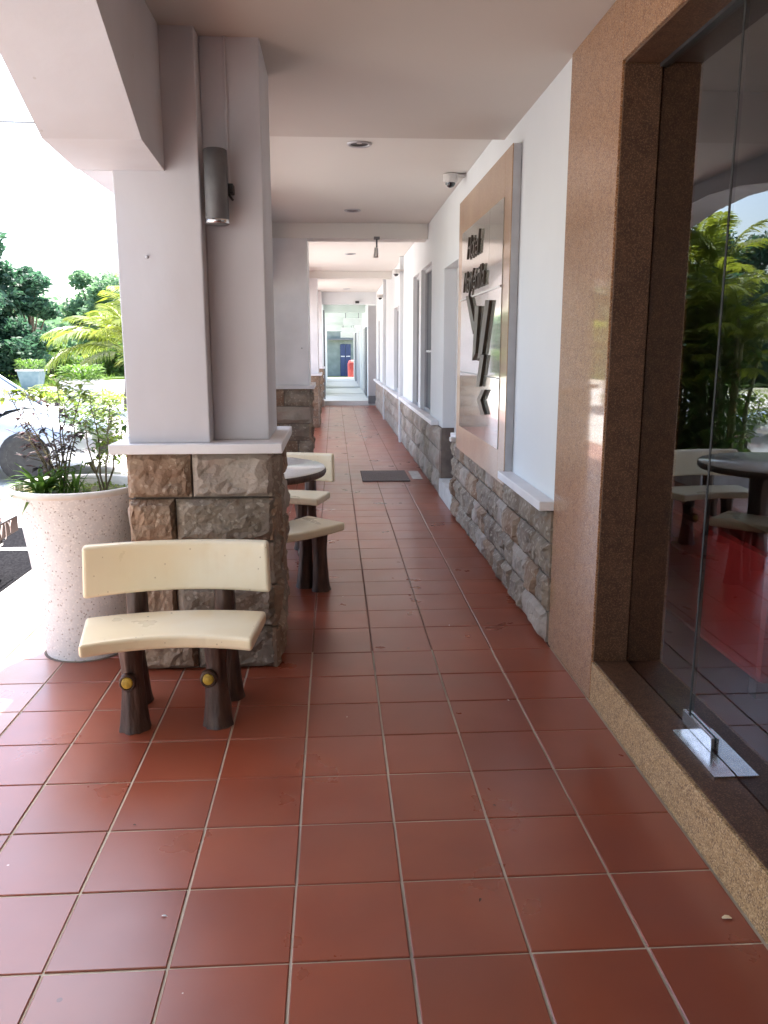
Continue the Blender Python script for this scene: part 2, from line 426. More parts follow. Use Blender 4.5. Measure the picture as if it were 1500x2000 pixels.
# grass verge sheet far left
gv = MB()
pts = [(-70, 36, -.11), (-15, 35, -.11), (-12.4, 38.5, -.11), (-12.2, 46, -.11), (-9.5, 50, -.11), (-3, 51, -.11), (6, 58, -.11), (6, 130, -.11), (-70, 130, -.11)]
gv.add(pts, [list(range(9))])
struct(gv.build('grass_verge', M['grass']))
b_ = MB(); b_.add([(-4.8, 42.6, -.045), (4.8, 42.6, -.045), (4.8, 46.9, -.045), (-4.8, 46.9, -.045)], [(0, 1, 2, 3)])
struct(b_.build('lawn', M['grass']))
rg = random.Random(9); gb = MB()
for i in range(9000):
    x = rg.uniform(-28, -3); yy = rg.uniform(36, 56)
    if x > -12.3 and yy < 50: continue
    h = rg.uniform(.08, .3); an = rg.uniform(0, 6.3); wd = .03
    dx, dy = math.cos(an) * wd, math.sin(an) * wd
    lx, ly = rg.uniform(-.1, .1), rg.uniform(-.1, .1)
    gb.add([(x - dx, yy - dy, -.11), (x + dx, yy + dy, -.11), (x + lx, yy + ly, -.11 + h)], [(0, 1, 2)])
o = leafbuild(gb, 'grass', M['grass']); stuff(o)

# ------------------------------------------------------------------ split stones
def stone_mesh(wd, ht, dp, seed, nx=9, nz=6, rough=.010):
    """x width, z height, faces -y; back plane at y=0, face at about y=-dp"""
    r = random.Random(seed); off = Vector((seed * 3.7, seed * 1.3, seed * 2.1))
    vs = []; fs = []
    tx, tz = r.uniform(-.3, .3) * dp, r.uniform(-.3, .3) * dp
    # facet planes break the face into a few chiselled levels
    cuts = [(r.uniform(-.5, .5), r.uniform(-.5, .5), r.uniform(0, 6.28), r.uniform(.2, .9) * rough) for _ in range(4)]
    for j in range(nz + 1):
        for i in range(nx + 1):
            u = i / nx; v = j / nz
            edge = min(u * wd, (1 - u) * wd, v * ht, (1 - v) * ht)
            e = min(1, edge / .012)
            jx = r.uniform(-.3, .3) * wd / nx if 0 < i < nx else 0; jz = r.uniform(-.3, .3) * ht / nz if 0 < j < nz else 0
            x = (u - .5) * wd + jx; z = (v - .5) * ht + jz
            nn = noise.fractal(Vector((x * 8, z * 10, 0)) + off, .7, 2.3, 5)
            d = 0
            for cx, cz, ca, ch in cuts:
                if (u - .5 - cx) * math.cos(ca) + (v - .5 - cz) * math.sin(ca) > 0: d += ch
            y_ = -dp * .55 - e * (dp * .45 + rough * nn * 1.5 + tx * (u - .5) + tz * (v - .5)) - e * d + (1 - e) * noise.noise(Vector((x * 25, z * 25, 5)) + off) * .004
            vs.append((x, y_, z))
    for j in range(nz):
        for i in range(nx):
            p = j * (nx + 1) + i
            fs.append((p, p + 1, p + nx + 2, p + nx + 1))
    mb = MB(); mb.add(vs, fs, False)
    ring = [i for i in range(nx + 1)] + [j * (nx + 1) + nx for j in range(1, nz + 1)] + [nz * (nx + 1) + i for i in range(nx - 1, -1, -1)] + [j * (nx + 1) for j in range(nz - 1, 0, -1)]
    n = len(ring); base = [vs[q] for q in ring]; back = [(p[0], 0, p[2]) for p in base]
    mb.add(base + back, [(i, (i + 1) % n, (i + 1) % n + n, i + n) for i in range(n)])
    me = mb.mesh('stone', M[('stone', 'stone2', 'stone', 'stone2')[seed % 4] if seed % 11 else 'stone3'])
    return me
SEED = [1]
def stones_run(parent, org, length, z0, heights, rotz, wmin, wmax, dp, name='stone', nx=9, nz=6, joint=.009, rough=.010, mats=None, maxn=None):
    """stones laid in courses on a vertical face. org = start corner; runs along local +x rotated by rotz"""
    base = wloc(parent); r = random.Random(int(org[0] * 77 + org[1] * 13) + 5)
    ca, sa = math.cos(rotz), math.sin(rotz)
    z = z0
    for ci, h in enumerate(heights):
        x = 0.0
        ws = []
        first = True
        while x < length - .001:
            wd = r.uniform(wmin, wmax)
            if first and ci % 2: wd *= .6
            first = False
            if x + wd > length - wmin * .6: wd = length - x
            ws.append((x, wd)); x += wd
        for (x, wd) in ws:
            SEED[0] += 1
            me = stone_mesh(wd - joint, h - joint, dp * r.uniform(.75, 1.15), SEED[0], nx, nz, rough)
            if mats: me.materials.clear(); me.materials.append(M[mats[SEED[0] % len(mats)]])
            cx = x + wd / 2
            o = inst('stone', me, (org[0] + cx * ca - base.x, org[1] + cx * sa - base.y, z + h / 2 - base.z), parent, rotz)
        z += h

# ------------------------------------------------------------------ columns
def column(Y0, hb, label, dep=.78, left=-.926, nx=9, nz=6, hgt=2.85, stones=True, fl=0.0, flat=True):
    c = thing('column', label, 'column', (-.61, Y0 + dep / 2, fl), 0, 'white columns on stone bases along the arcade')
    Y1 = Y0 + dep
    b = MB(); b.box(-.915, -.305, Y0 + .035, Y1 - .035, fl - .004, hb - .045); b.build('base_core', M['mortar'], c)
    b = MB(); b.box(-1.005, -.236, Y0 - .035, Y1 + .035, hb - .045, hb); b.build('cap', M['cap'], c, .005)
    # shaft: broad outer pier and the recessed inner pilaster
    if flat:
        b = MB(); b.box(left, -.295, Y0 + .015, Y1 - .015, hb, hgt); b.build('shaft', M['cap'], c, .006)
    else:
      b = MB(); b.box(left, -.562, Y0 + .015, Y1 - .015, hb, hgt); b.build('shaft', M['pillar'], c, .006)
      b = MB(); b.box(-.5615, -.305, Y0 + .13, Y1 - .13, hb, hgt); b.build('inner_pilaster', M['pillar'], c, .006)
    if stones:
        hs = [(hb - .045 - fl) / 5.0] * 5
        stones_run(c, (-.945, Y0 + .036, 0), .67, fl, hs, 0, .26, .40, .035, nx=nx, nz=nz)
        stones_run(c, (-.306, Y0 + .0, 0), dep, fl, hs, math.pi / 2, .26, .40, .030, nx=nx, nz=nz)
        stones_run(c, (-.275, Y1 - .036, 0), .67, fl, hs, math.pi, .26, .40, .035, nx=4, nz=3)
        stones_run(c, (-.914, Y1, 0), dep, fl, hs, -math.pi / 2, .26, .40, .030, nx=4, nz=3)
    return c
col1 = column(3.72, 1.08, 'nearest white column behind the cream bench, with the grey wall lamp', nx=14, nz=9, flat=False)
column(9.85, 1.07, 'second white column, beyond the round stone table', nx=5, nz=4)
column(15.85, 1.03, 'third white column along the arcade, next after the round table pair', nx=3, nz=3, hgt=2.9)
column(21.35, 1.03, 'farthest white column beside the pale raised floor', nx=3, nz=3, hgt=2.9, dep=.62)
column(-2.40, 1.08, 'white column at the arcade end behind the viewpoint', nx=3, nz=3)

# ------------------------------------------------------------------ arch beams on the outer side
def arch(Ya, Yb, label, top=3.05):
    S = Yb - Ya
    prof = [(0, 2.235), (.42, 2.262), (.95, 2.53), (1.5, 2.66), (2.1, 2.745), (S / 2, 2.775)]
    full = [(d, z) for d, z in prof] + [(S - d, z) for d, z in prof[-2::-1]]
    poly = [(Ya + d, z) for d, z in full] + [(Yb, top), (Ya, top)]
    b = MB(); b.prism(poly, -1.07, -.706, lambda u, v, a: (a, u, v))
    o = b.build('arch_beam', M['pillar'], bevel=.008)
    tag(o, label, 'arched beam', 'arched beams between the columns')
arch(-1.62, 3.735, 'large arched white beam at upper left, joining the nearest column')
arch(4.485, 9.865, 'arched white beam over the stone table, behind the nearest column')
arch(10.615, 15.865, 'arched white beam between second and third columns')
arch(16.615, 21.365, 'arched white beam between third and farthest columns')
# column heads filling between the beams
for Y0 in (-2.385, 3.735, 9.865, 15.865):
    b = MB(); b.box(-1.06, -.927, Y0 + .001, Y0 + .748, 2.235, 3.05)
    tag(b.build('column_head', M['pillar']), 'white corbel at the outer top of the column at %.0f metres' % max(0, Y0) if False else
        {-2.385: 'white corbel over the column behind the viewpoint', 3.735: 'white corbel outside the top of the nearest column',
         9.865: 'white corbel outside the top of the second column', 15.865: 'white corbel outside the top of the third column'}[Y0], 'corbel')

# ------------------------------------------------------------------ ceiling
b = MB(); b.box(-.7055, 1.30, -4, 5.52, 2.80, 3.05); struct(b.build('ceiling', M['soffit']))
b = MB(); b.box(-.7055, 1.30, 5.521, 21.6, 2.905, 3.05); struct(b.build('ceiling', M['ceiling']))
for (y0, y1, z) in ((9.85, 10.15, 2.735), (15.85, 16.10, 2.78)):
    b = MB(); b.box(-.7050, 1.098, y0, y1, z, 2.9045); struct(b.build('ceiling_beam', M['ceiling'], bevel=.004))
b = MB(); b.box(-1.35, 6, -4, 21.6, 3.051, 3.25); struct(b.build('roof_slab', M['roofmat']))

# added canopy and wall, both out of view, to darken the near corridor
po = thing('shade_canopy', 'flat roofed canopy added out of view to shade the near arcade', 'shade_canopy', (-5, -4, -.13))
b = MB(); b.box(-8.5, -1.351, -10, 2.35, 3.0, 3.3); b.build('roof', M['ceiling'], po)  # roof of the added shade canopy, out of view
for (x, y) in ((-8.2, 1.9), (-8.2, -9.5)):
    b = MB(); b.box(x - .25, x + .25, y - .25, y + .25, -.13, 2.999); b.build('shade_canopy_post', M['pillar'], po)
b = MB(); b.box(-2, 6, -4.3, -4.05, -.12, 3.05); tag(b.build('end_wall', M['white']), 'plain white wall added behind the viewpoint to darken the near arcade', 'wall')

# ------------------------------------------------------------------ right wall with stone dado
wall = thing('shop_wall', 'long white shop wall with split stone dado on the right', 'wall', (1.10, 4, 0))
XW = 1.10
CAPZ = .70
def wallbox(name, x0, x1, y0, y1, z0, z1, m, bev=0):
    b = MB(); b.box(x0, x1, y0, y1, z0, z1); return b.build(name, M[m], wall, bev)
openings = [(7.42, 8.34, .0, 2.27, 'door'), (9.42, 10.55, .72, 2.45, 'win'), (10.80, 11.60, .72, 2.45, 'win'),
            (14.15, 15.25, .74, 2.2, 'win'), (17.8, 18.9, .70, 2.15, 'win'), (19.9, 20.6, .70, 2.15, 'win')]
prev = 3.965
for (a0, a1, z0, z1, kd) in openings:
    wallbox('plaster', XW, XW + .24, prev, a0, CAPZ, 2.9, 'white')
    wallbox('plaster', XW, XW + .24, a0, a1, z1, 2.9, 'white')
    if z0 > CAPZ + .005: wallbox('plaster', XW, XW + .24, a0, a1, CAPZ, z0, 'white')
    prev = a1
wallbox('plaster', XW, XW + .24, prev, 21.6, CAPZ, 2.9, 'white')
for (a0, a1) in ((3.965, 7.40), (8.36, 21.6)):
    wallbox('dado_core', XW - .004, XW + .24, a0, a1, 0, CAPZ - .001, 'mortar')
wallbox('cap', XW - .085, XW - .001, 3.967, 5.03, .70, .748, 'cap', .005)
wallbox('cap', XW - .085, XW - .001, 8.62, 13.2, .70, .748, 'cap', .005)
wallbox('cap', XW - .085, XW - .001, 13.4, 17.6, .69, .738, 'cap', .005)
wallbox('cap', XW - .085, XW - .001, 17.75, 21.5, .68, .728, 'cap', .005)
wallbox('cap', XW - .05, XW - .001, 7.10, 7.40, .70, .748, 'cap', .004)
# stones: run from near (small y) to far.  rotz=-90 faces -x and runs towards -y, so start at the far end
ST = ['stone2', 'stone3', 'stone', 'stone2', 'stone2']
stones_run(wall, (XW - .005, 7.395, 0), 3.42, 0, [.17, .18, .18, .165], -math.pi / 2, .24, .42, .030, nx=10, nz=6, rough=.009, mats=ST)
stones_run(wall, (XW - .005, 13.2, 0), 4.83, 0, [.23, .235, .23], -math.pi / 2, .34, .6, .032, nx=4, nz=3, mats=['stone3', 'stone3', 'stone2'])
stones_run(wall, (XW - .005, 21.5, 0), 8.3, 0, [.23, .235, .23], -math.pi / 2, .5, .8, .03, nx=3, nz=2, mats=['stone3'])
for yy in (13.27, 17.65):      # plain white pilasters on the wall
    wallbox('pilaster', XW - .06, XW - .001, yy - .05, yy + .06, 0, 2.9, 'white')
# drain pipes beside the first far pilaster
for yy in (13.45, 13.62):
    b = MB(); b.tube([(XW - .03, yy, .76), (XW - .03, yy, 2.2)], .018, 8); b.build('pipe', M['alu'], wall)
# windows
for (a0, a1, z0, z1, kd) in openings:
    if kd != 'win': continue
    w_ = MB()
    fw = .045
    w_.box(XW + .05, XW + .10, a0, a0 + fw, z0, z1); w_.box(XW + .05, XW + .10, a1 - fw, a1, z0, z1)
    w_.box(XW + .05, XW + .10, a0 + fw, a1 - fw, z1 - fw, z1); w_.box(XW + .05, XW + .10, a0 + fw, a1 - fw, z0, z0 + fw)
    wo = w_.build('window', M['alu'], wall)
    p = MB(); p.box(XW + .070, XW + .076, a0 + fw, a1 - fw, z0 + fw, z1 - fw); p.build('pane', M['winglass'], wo)
    p = MB(); p.box(XW + .22, XW + .239, a0 + .002, a1 - .002, z0 + .002, z1 - .002); p.build('blind', M['curtain'], wo)
    if a0 < 10:
        p = MB(); p.box(XW + .062, XW + .069, a0 + fw, a1 - fw, 1.45, 1.475); p.build('glazing_bar', M['alu'], wo)
# door recess
d = MB(); d.box(XW + .17, XW + .21, 7.50, 8.26, .18, 2.2); do = d.build('door', M['offwhite'], wall, .003)
d = MB(); d.box(XW + .155, XW + .169, 7.62, 8.14, .4, 1.0); d.box(XW + .155, XW + .169, 7.62, 8.14, 1.15, 2.05); d.build('door_panel', M['cap'], do, .004)
d = MB(); d.tube([(XW + .17, 7.58, 1.1), (XW + .11, 7.58, 1.1), (XW + .11, 7.70, 1.1)], .011, 8); d.build('handle', M['steel'], do)
d = MB(); d.box(XW + .12, XW + .22, 7.421, 7.499, .18, 2.269); d.box(XW + .12, XW + .22, 8.261, 8.339, .18, 2.269); d.box(XW + .12, XW + .22, 7.499, 8.261, 2.201, 2.269)
d.build('door_frame', M['offwhite'], wall)
d = MB(); d.box(XW - .03, XW + .24, 7.421, 8.339, .0, .179); d.build('door_step', M['kerb'], wall, .006)
d = MB(); d.box(1.0, 1.06, 7.03, 7.12, .70, .74); tag(d.build('wall_box', M['offwhite'], bevel=.008), 'small white box on the wall beside the sign foot', 'junction box')

# ------------------------------------------------------------------ granite entrance surround
ent = thing('entrance', 'brown granite shopfront surround with tall frameless glass on the right', 'shopfront', (1.10, 2, 0))
def entbox(name, x0, x1, y0, y1, z0, z1, m, bev=.002):
    b = MB(); b.box(x0, x1, y0, y1, z0, z1); return b.build(name, M[m], ent, bev)
entbox('jamb', 1.088, 1.2395, 3.268, 3.964, 0, 2.798, 'granite')
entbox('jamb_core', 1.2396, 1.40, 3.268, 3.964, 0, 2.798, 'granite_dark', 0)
entbox('lintel', 1.088, 1.2395, -4, 3.267, 2.552, 2.798, 'granite')
entbox('lintel_core', 1.2396, 1.40, -4, 3.267, 2.552, 2.798, 'darkwall', 0)
entbox('curb', 1.090, 1.238, -4, 3.267, 0, .178, 'granite2')
entbox('curb_inner', 1.2381, 1.40, -4, 3.267, 0, .176, 'granite_dark')
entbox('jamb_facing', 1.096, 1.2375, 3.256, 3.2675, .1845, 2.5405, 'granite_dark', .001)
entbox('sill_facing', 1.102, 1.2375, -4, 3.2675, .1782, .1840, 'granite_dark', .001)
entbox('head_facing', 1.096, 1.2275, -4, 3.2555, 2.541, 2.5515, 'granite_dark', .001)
entbox('head_channel', 1.228, 1.262, -4, 3.262, 2.530, 2.5515, 'darkplastic', 0)
entbox('fixed_pane', 1.240, 1.250, 2.634, 3.264, .180, 2.545, 'glass', 0)
entbox('glass_door', 1.240, 1.250, 1.50, 2.622, .186, 2.545, 'glass', 0)
entbox('fixed_pane', 1.240, 1.250, -4, 1.49, .180, 2.545, 'glass', 0)
entbox('edge_seal', 1.2385, 1.2515, 2.6225, 2.6335, .186, 2.54, 'black', 0)
pf = MB(); pf.box(1.168, 1.2378, 2.275, 2.60, .1842, .190); pt = pf.build('floor_spring_plate', M['steel'], ent, .001)
pf = MB(); pf.box(1.226, 1.2385, 2.43, 2.655, .1905, .240); pf.build('patch_fitting', M['steel'], ent, .002)
pf = MB(); pf.box(1.2515, 1.264, 2.43, 2.655, .1865, .236); pf.build('patch_fitting', M['steel'], ent, .002)
# interior behind the glass
room = thing('interior_room', 'dark room behind the shopfront glass', 'room', (3, 0, 0))
def rb(name, x0, x1, y0, y1, z0, z1, m):
    b = MB(); b.box(x0, x1, y0, y1, z0, z1); return b.build(name, M[m], room)
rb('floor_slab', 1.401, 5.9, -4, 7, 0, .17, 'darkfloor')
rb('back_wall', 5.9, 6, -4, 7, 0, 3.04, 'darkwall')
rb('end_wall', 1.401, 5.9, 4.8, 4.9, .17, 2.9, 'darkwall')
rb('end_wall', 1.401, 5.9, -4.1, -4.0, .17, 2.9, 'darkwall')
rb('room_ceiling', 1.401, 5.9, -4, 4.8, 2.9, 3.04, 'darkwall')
cab = thing('red_sofa', 'low red sofa on small black feet seen through the dark glass', 'sofa', (2.0, 3.5, .17))
b = MB(); b.box(1.762, 2.35, 2.84, 4.6, .235, .52); b.build('seat', M['redpaint'], cab, .02)
b = MB(); b.box(1.60, 1.76, 2.84, 4.6, .235, .74); b.build('backrest', M['redpaint'], cab, .03)
for (fx, fy) in ((1.64, 2.90), (2.29, 2.90), (1.64, 4.28), (2.29, 4.28)):
    b = MB(); b.box(fx - .03, fx + .03, fy - .03, fy + .03, .17, .234); b.build('foot', M['black'], cab)
# building fabric beyond the wall so no light leaks in
b = MB(); b.box(1.345, 1.40, 4.91, 21.6, 0, 3.04)
tag(b.build('inner_wall', M['darkwall']), 'dark backing wall behind the shop windows', 'wall')

# ------------------------------------------------------------------ corridor beyond (pale raised floor)
b = MB(); b.box(-.62, .93, 22.0, 29, -.11, .125); struct(b.build('raised_floor', M['palefloor'], bevel=.01))
b = MB(); b.box(-.62, .93, 29.001, 38.2, -.11, .19); struct(b.build('raised_floor', M['palefloor'], bevel=.01))
b = MB(); b.box(-3, 6, 38.201, 45, -.19, -.05); struct(b.build('pavement', M['palefloor']))
b = MB(); b.box(-.62, .93, 25.4, 25.45, .126, .133); b.box(-.62, .93, 33.5, 33.56, .191, .198)
struct(b.build('floor_joint', M['asphalt']))
b = MB(); b.box(-1.0, 1.36, 21.6, 21.85, 2.60, 3.25); tag(b.build('lintel', M['white']), 'white lintel across the far end of the tiled corridor', 'lintel')
far = thing('far_arcade', 'narrower arcade with pale floor continuing beyond the tiled corridor', 'building', (.2, 30, 0))
def fb(name, x0, x1, y0, y1, z0, z1, m, bev=0):
    b = MB(); b.box(x0, x1, y0, y1, z0, z1); return b.build(name, M[m], far, bev)
fb('slab', -.9, 6, 21.86, 39, 2.74, 3.1, 'greenwhite')
for i, (yy, zz) in enumerate(((24.6, 2.52), (27.6, 2.48), (30.8, 2.44), (34.2, 2.40), (37.9, 2.26))):
    fb('cross_beam', -.62, .93, yy, yy + .28, zz, 2.739, 'greenwhite', .01)
for i, yy in enumerate((24.4, 28.3, 32.2, 36.1)):
    fb('pillar', -.60, -.29 + .0, yy, yy + .34, .1, 2.738, 'white', .01)
    fb('parapet', -.56, -.36, yy + .36, yy + 3.4, .126, .92, 'white', .01)
fb('shop_partition', .96, 1.2, 23.4, 27.8, 0, 2.738, 'white')
fb('shop_partition', .90, 1.2, 28.6, 38.2, 0, 2.738, 'white')
for yy in (24.2, 26.0, 29.4, 31.3, 33.4, 35.8):
    x0 = .955 if yy < 28 else .895
    fb('door_leaf', x0 - .03, x0, yy, yy + .8, .13, 2.1, ('greymetal', 'shutter', 'offwhite')[int(yy) % 3])
fb('gutter_pipe', -.28, -.24, 22.6, 22.65, .13, 2.5, 'greymetal')
fb('gutter_pipe', -.29, -.25, 24.2, 24.25, .13, 2.5, 'greymetal')
for yy, z0, z1 in ((26.3, 2.2, 2.42), (32.4, 2.1, 2.28), (36.6, 1.95, 2.2)):
    s_ = MB(); s_.box(.30, .86, yy, yy + .06, z0, z1)
    so = s_.build('hanging_sign', M['signbox'], bevel=.006)
    tag(so, {26.3: 'nearest white box sign hanging in the far arcade', 32.4: 'middle white box sign hanging in the far arcade', 36.6: 'farthest white box sign hanging in the far arcade'}[yy], 'sign')
    for hx in (.38, .78):
        r_ = MB(); r_.tube([(hx, yy + .03, z1), (hx, yy + .03, 2.738)], .01, 6); r_.build('hanger', M['greymetal'], so)
# shutter at the end of the wall
sh = thing('shutter', 'narrow ribbed grey shutter panel at the corridor end on the right', 'shutter', (1.0, 22, 0))
b = MB(); b.box(.90, 1.36, 22.02, 22.10, .0, 2.59); b.build('backing', M['shutter'], sh)
for i in range(7):
    x = .915 + i * .036
    b = MB(); b.box(x, x + .022, 21.99, 22.019, .30, 2.58); b.build('slat', M['shutter'], sh)
b = MB(); b.box(.90, 1.10, 21.94, 22.018, .05, .26); b.build('grille', M['greymetal'], sh)
# things beyond the far end
bl = thing('shed', 'dim grey green shed with a blue double door past the far arcade end', 'shed', (0, 50, -.1))
M['shedwall'] = mat('shed_wall', (.16, .19, .17), (.22, .25, .23), 3, .8, 5, .3, 12)
b = MB(); b.box(-4.5, 4.5, 47, 53, -.15, 3.2); b.build('wall', M['shedwall'], bl)
b = MB(); b.prism([(46.3, 3.21), (53.7, 3.21), (50, 4.6)], -4.9, 4.9, lambda u, v, a: (a, u, v)); b.build('roof', M['greymetal'], bl)
for x0 in (.36, .66):
    b = MB(); b.box(x0, x0 + .285, 46.94, 46.999, -.05, 1.72); dd_ = b.build('door', M['blue'], bl, .01)
    b = MB(); b.box(x0 + .03, x0 + .255, 46.925, 46.9395, 1.02, 1.08); b.build('rail', M['alu'], dd_)
b = MB(); b.box(-1.6, -.5, 46.95, 46.999, 1.0, 1.9); b.build('window', M['carglass'], bl)
for xx in (-.05, .2):
    pass
b = MB(); b.box(-.3, 1.15, 46.6, 46.95, 1.95, 2.02); b.build('awning', M['greymetal'], bl)
rd = MB(); rd.lathe([(.20, 0), (.22, .02), (.21, .1), (.22, .45), (.22, .85), (.19, .88), (.16, .98), (.05, 1.0)], (.86, 39.3, -.05), 14)
tag(rd.build('bin', M['redfar']), 'tall red bin at the far end of the arcade', 'bin')

# ------------------------------------------------------------------ sign
sg = thing('wall_sign', 'tall peach stone hotel sign panel with dark cursive letters and emblem', 'sign', (1.05, 6, .6))
SX = 1.045
def sgbox(name, x0, x1, y0, y1, z0, z1, m, bev=.002):
    b = MB(); b.box(x0, x1, y0, y1, z0, z1); return b.build(name, M[m], sg, bev)
sgbox('backing', SX + .006, 1.0985, 4.99, 7.03, .66, 2.66, 'alu')
# border strips
sgbox('border', SX, SX + .0055, 4.99, 5.19, .66, 2.66, 'signmarble')
sgbox('border', SX, SX + .0055, 6.83, 7.03, .66, 2.66, 'signmarble')
sgbox('border', SX, SX + .0055, 5.191, 6.829, 2.40, 2.66, 'signmarble')
sgbox('border', SX, SX + .0055, 5.191, 6.829, .66, .86, 'signmarble')
for (y0, y1) in ((5.193, 5.64), (5.646, 6.827)):
    for (z0, z1) in ((.862, 1.308), (1.314, 1.872), (1.884, 2.398)):
        sgbox('pane', SX - .004, SX + .005, y0, y1, z0, z1, 'signpane', .001)
sgbox('seam_rail', SX - .016, SX - .0045, 5.193, 6.827, 1.8725, 1.8835, 'steel', 0)
# emblem
def stroke(p, dp=.022):
    b = MB(); b.prism(p, SX - .005 - dp, SX - .005, lambda u, v, a: (a, u, v)); b.build('emblem_stroke', M['letter'], sg, .002)
stroke([(6.46, 1.894), (6.32, 1.886), (6.02, 1.66), (6.10, 1.60)])
stroke([(6.016, 1.80), (5.87, 1.79), (5.972, 1.464), (6.11, 1.41)])
stroke([(5.62, 1.817), (5.47, 1.809), (5.69, 1.465), (5.88, 1.411)])
stroke([(5.765, 1.455), (5.62, 1.455), (5.775, 1.235), (5.92, 1.228)])
stroke([(5.697, 1.218), (5.56, 1.225), (5.723, 1.145), (5.866, 1.135)])
stroke([(5.866, 1.134), (5.723, 1.144), (5.56, 1.055), (5.70, 1.043)])
def text_letters(txt, parent, place, size, ext, m, shear=.35, spacing=.62, name='letter', scl=None):
    x = 0
    for ch in txt:
        c = bpy.data.curves.new('letter', 'FONT'); c.body = ch; c.size = size; c.extrude = ext; c.shear = shear; c.resolution_u = 3
        c.offset = -size * .012
        to = bpy.data.objects.new('tmp', c); COL.objects.link(to)
        dg = bpy.context.evaluated_depsgraph_get()
        me = bpy.data.meshes.new_from_object(to.evaluated_get(dg))
        bpy.data.objects.remove(to)
        xsv = [v.co.x for v in me.vertices]; wd = max(xsv) - min(xsv); mn = min(xsv)
        base = wloc(parent)
        for v in me.vertices:
            p = place(v.co.x - mn + x, v.co.y, v.co.z)
            v.co = (p[0] - base.x, p[1] - base.y, p[2] - base.z)
        me.materials.clear(); me.materials.append(m)
        o = bpy.data.objects.new(name, me); COL.objects.link(o); o.parent = parent
        x += wd * .88
    return x
text_letters('Hotel', sg, lambda x, y, z: (SX - .016 - z, 6.47 - x * 1.12, 2.16 + y), .235, .008, M['letter'])
text_letters('Mayferilla', sg, lambda x, y, z: (SX - .016 - z, 6.62 - x * 1.06, 1.925 + y), .22, .008, M['letter'])

# ------------------------------------------------------------------ ceiling lights, cameras
def downlight():
    t_ = thing('ceiling_light', 'x', 'ceiling light', (0, 0, 0), 0, 'round ceiling downlights')
    b = MB(); b.lathe([(.062, -.001), (.062, -.006), (.078, -.012), (.086, -.006), (.088, .0)], (0, 0, 0), 28, cap=False); b.build('ring', M['alu'], t_, world=False)
    b = MB(); b.lathe([(.062, -.004), (.045, .001), (.02, .002), (.001, .002)], (0, 0, 0), 28, cap=False); b.build('reflector', M['darkplastic'], t_, world=False)
    return t_
dl = downlight()
for i, (x, y, lb) in enumerate([(.195, 6.13, 'nearest round downlight in the corridor ceiling'), (.21, 8.95, 'second round downlight, just before the first cross beam'),
                                (.262, 12.95, 'round downlight just past the first cross beam'), (.30, 17.0, 'round downlight past the second cross beam'),
                                (.325, 20.4, 'farthest round downlight near the corridor end')]):
    o = dl if i == 0 else copy_tree(dl)
    o.location = (x, y, 2.903); o['label'] = lb
def dome():
    t_ = thing('security_camera', 'x', 'security camera', (0, 0, 0), 0, 'dome security cameras along the wall')
    b = MB(); b.lathe([(.062, 0), (.064, -.008), (.062, -.05), (.052, -.062), (.042, -.066)], (0, 0, 0), 24); b.build('housing', M['offwhite'], t_, world=False)
    b = MB(); b.lathe([(.042, -.0665), (.040, -.078), (.030, -.094), (.014, -.102), (.001, -.104)], (0, 0, 0), 20, cap=False); b.build('dome', M['carglass'], t_, world=False)
    b = MB(); b.box(.0, .12, -.03, .03, -.02, -.002); b.build('bracket', M['offwhite'], t_, world=False)
    return t_
dm = dome()
for i, (x, y, z, lb) in enumerate([(.975, 7.1, 2.90, 'nearest dome camera under the ceiling beside the hotel sign'), (.98, 13.2, 2.70, 'middle dome camera on the right wall'), (.98, 17.7, 2.60, 'farthest dome camera on the right wall')]):
    o = dm if i == 0 else copy_tree(dm)
    o.location = (x, y, z); o['label'] = lb
# small spot lamp on first beam
sp = thing('spot_lamp', 'small white spot lamp hanging under the first cross beam', 'lamp', (.50, 10.25, 2.90))
b = MB(); b.box(.46, .54, 10.20, 10.30, 2.87, 2.904); b.build('mount', M['greymetal'], sp)
b = MB(); b.tube([(.50, 10.25, 2.87), (.50, 10.25, 2.72)], .012, 8); b.build('stem', M['greymetal'], sp)
b = MB(); b.tube([(.49, 10.2, 2.74), (.485, 10.18, 2.60)], [.028, .034], 12); b.build('lamp_head', M['offwhite'], sp)
sp.location.y -= .55; sp.location.z -= .168; sp.scale = (.8, .8, .75)
sm = MB(); sm.box(.56, .66, 21.5, 21.58, 2.62, 2.68); tag(sm.build('alarm_box', M['darkplastic'], bevel=.008), 'small dark box on the lintel at the corridor end', 'alarm box')

# wall lamp on the column
wl = thing('wall_lamp', 'grey cylindrical wall lamp on the nearest column', 'lamp', (-.505, 3.72, 2.15))
b = MB(); b.lathe([(.043, 0), (.050, .004), (.050, .303), (.044, .307), (.040, .307), (.040, .29)], (-.495, 3.752, 2.022), 28); b.build('lamp_body', M['greymetal'], wl)
b = MB(); b.lathe([(.0505, 0), (.053, .002), (.053, .016), (.0505, .018)], (-.495, 3.752, 2.026), 28, cap=False); b.build('rim', M['steel'], wl)
b = MB(); b.box(-.475, -.428, 3.79, 3.849, 2.16, 2.20); b.tube([(-.455, 3.80, 2.165), (-.430, 3.79, 2.13)], .006, 6); b.build('bracket', M['darkplastic'], wl, .003)
b = MB(); b.tube([(-.452, 3.842, 2.19), (-.452, 3.842, 2.798)], .007, 8); tag(b.build('conduit', M['pillar']), 'thin painted conduit running up the nearest column above the lamp', 'conduit')
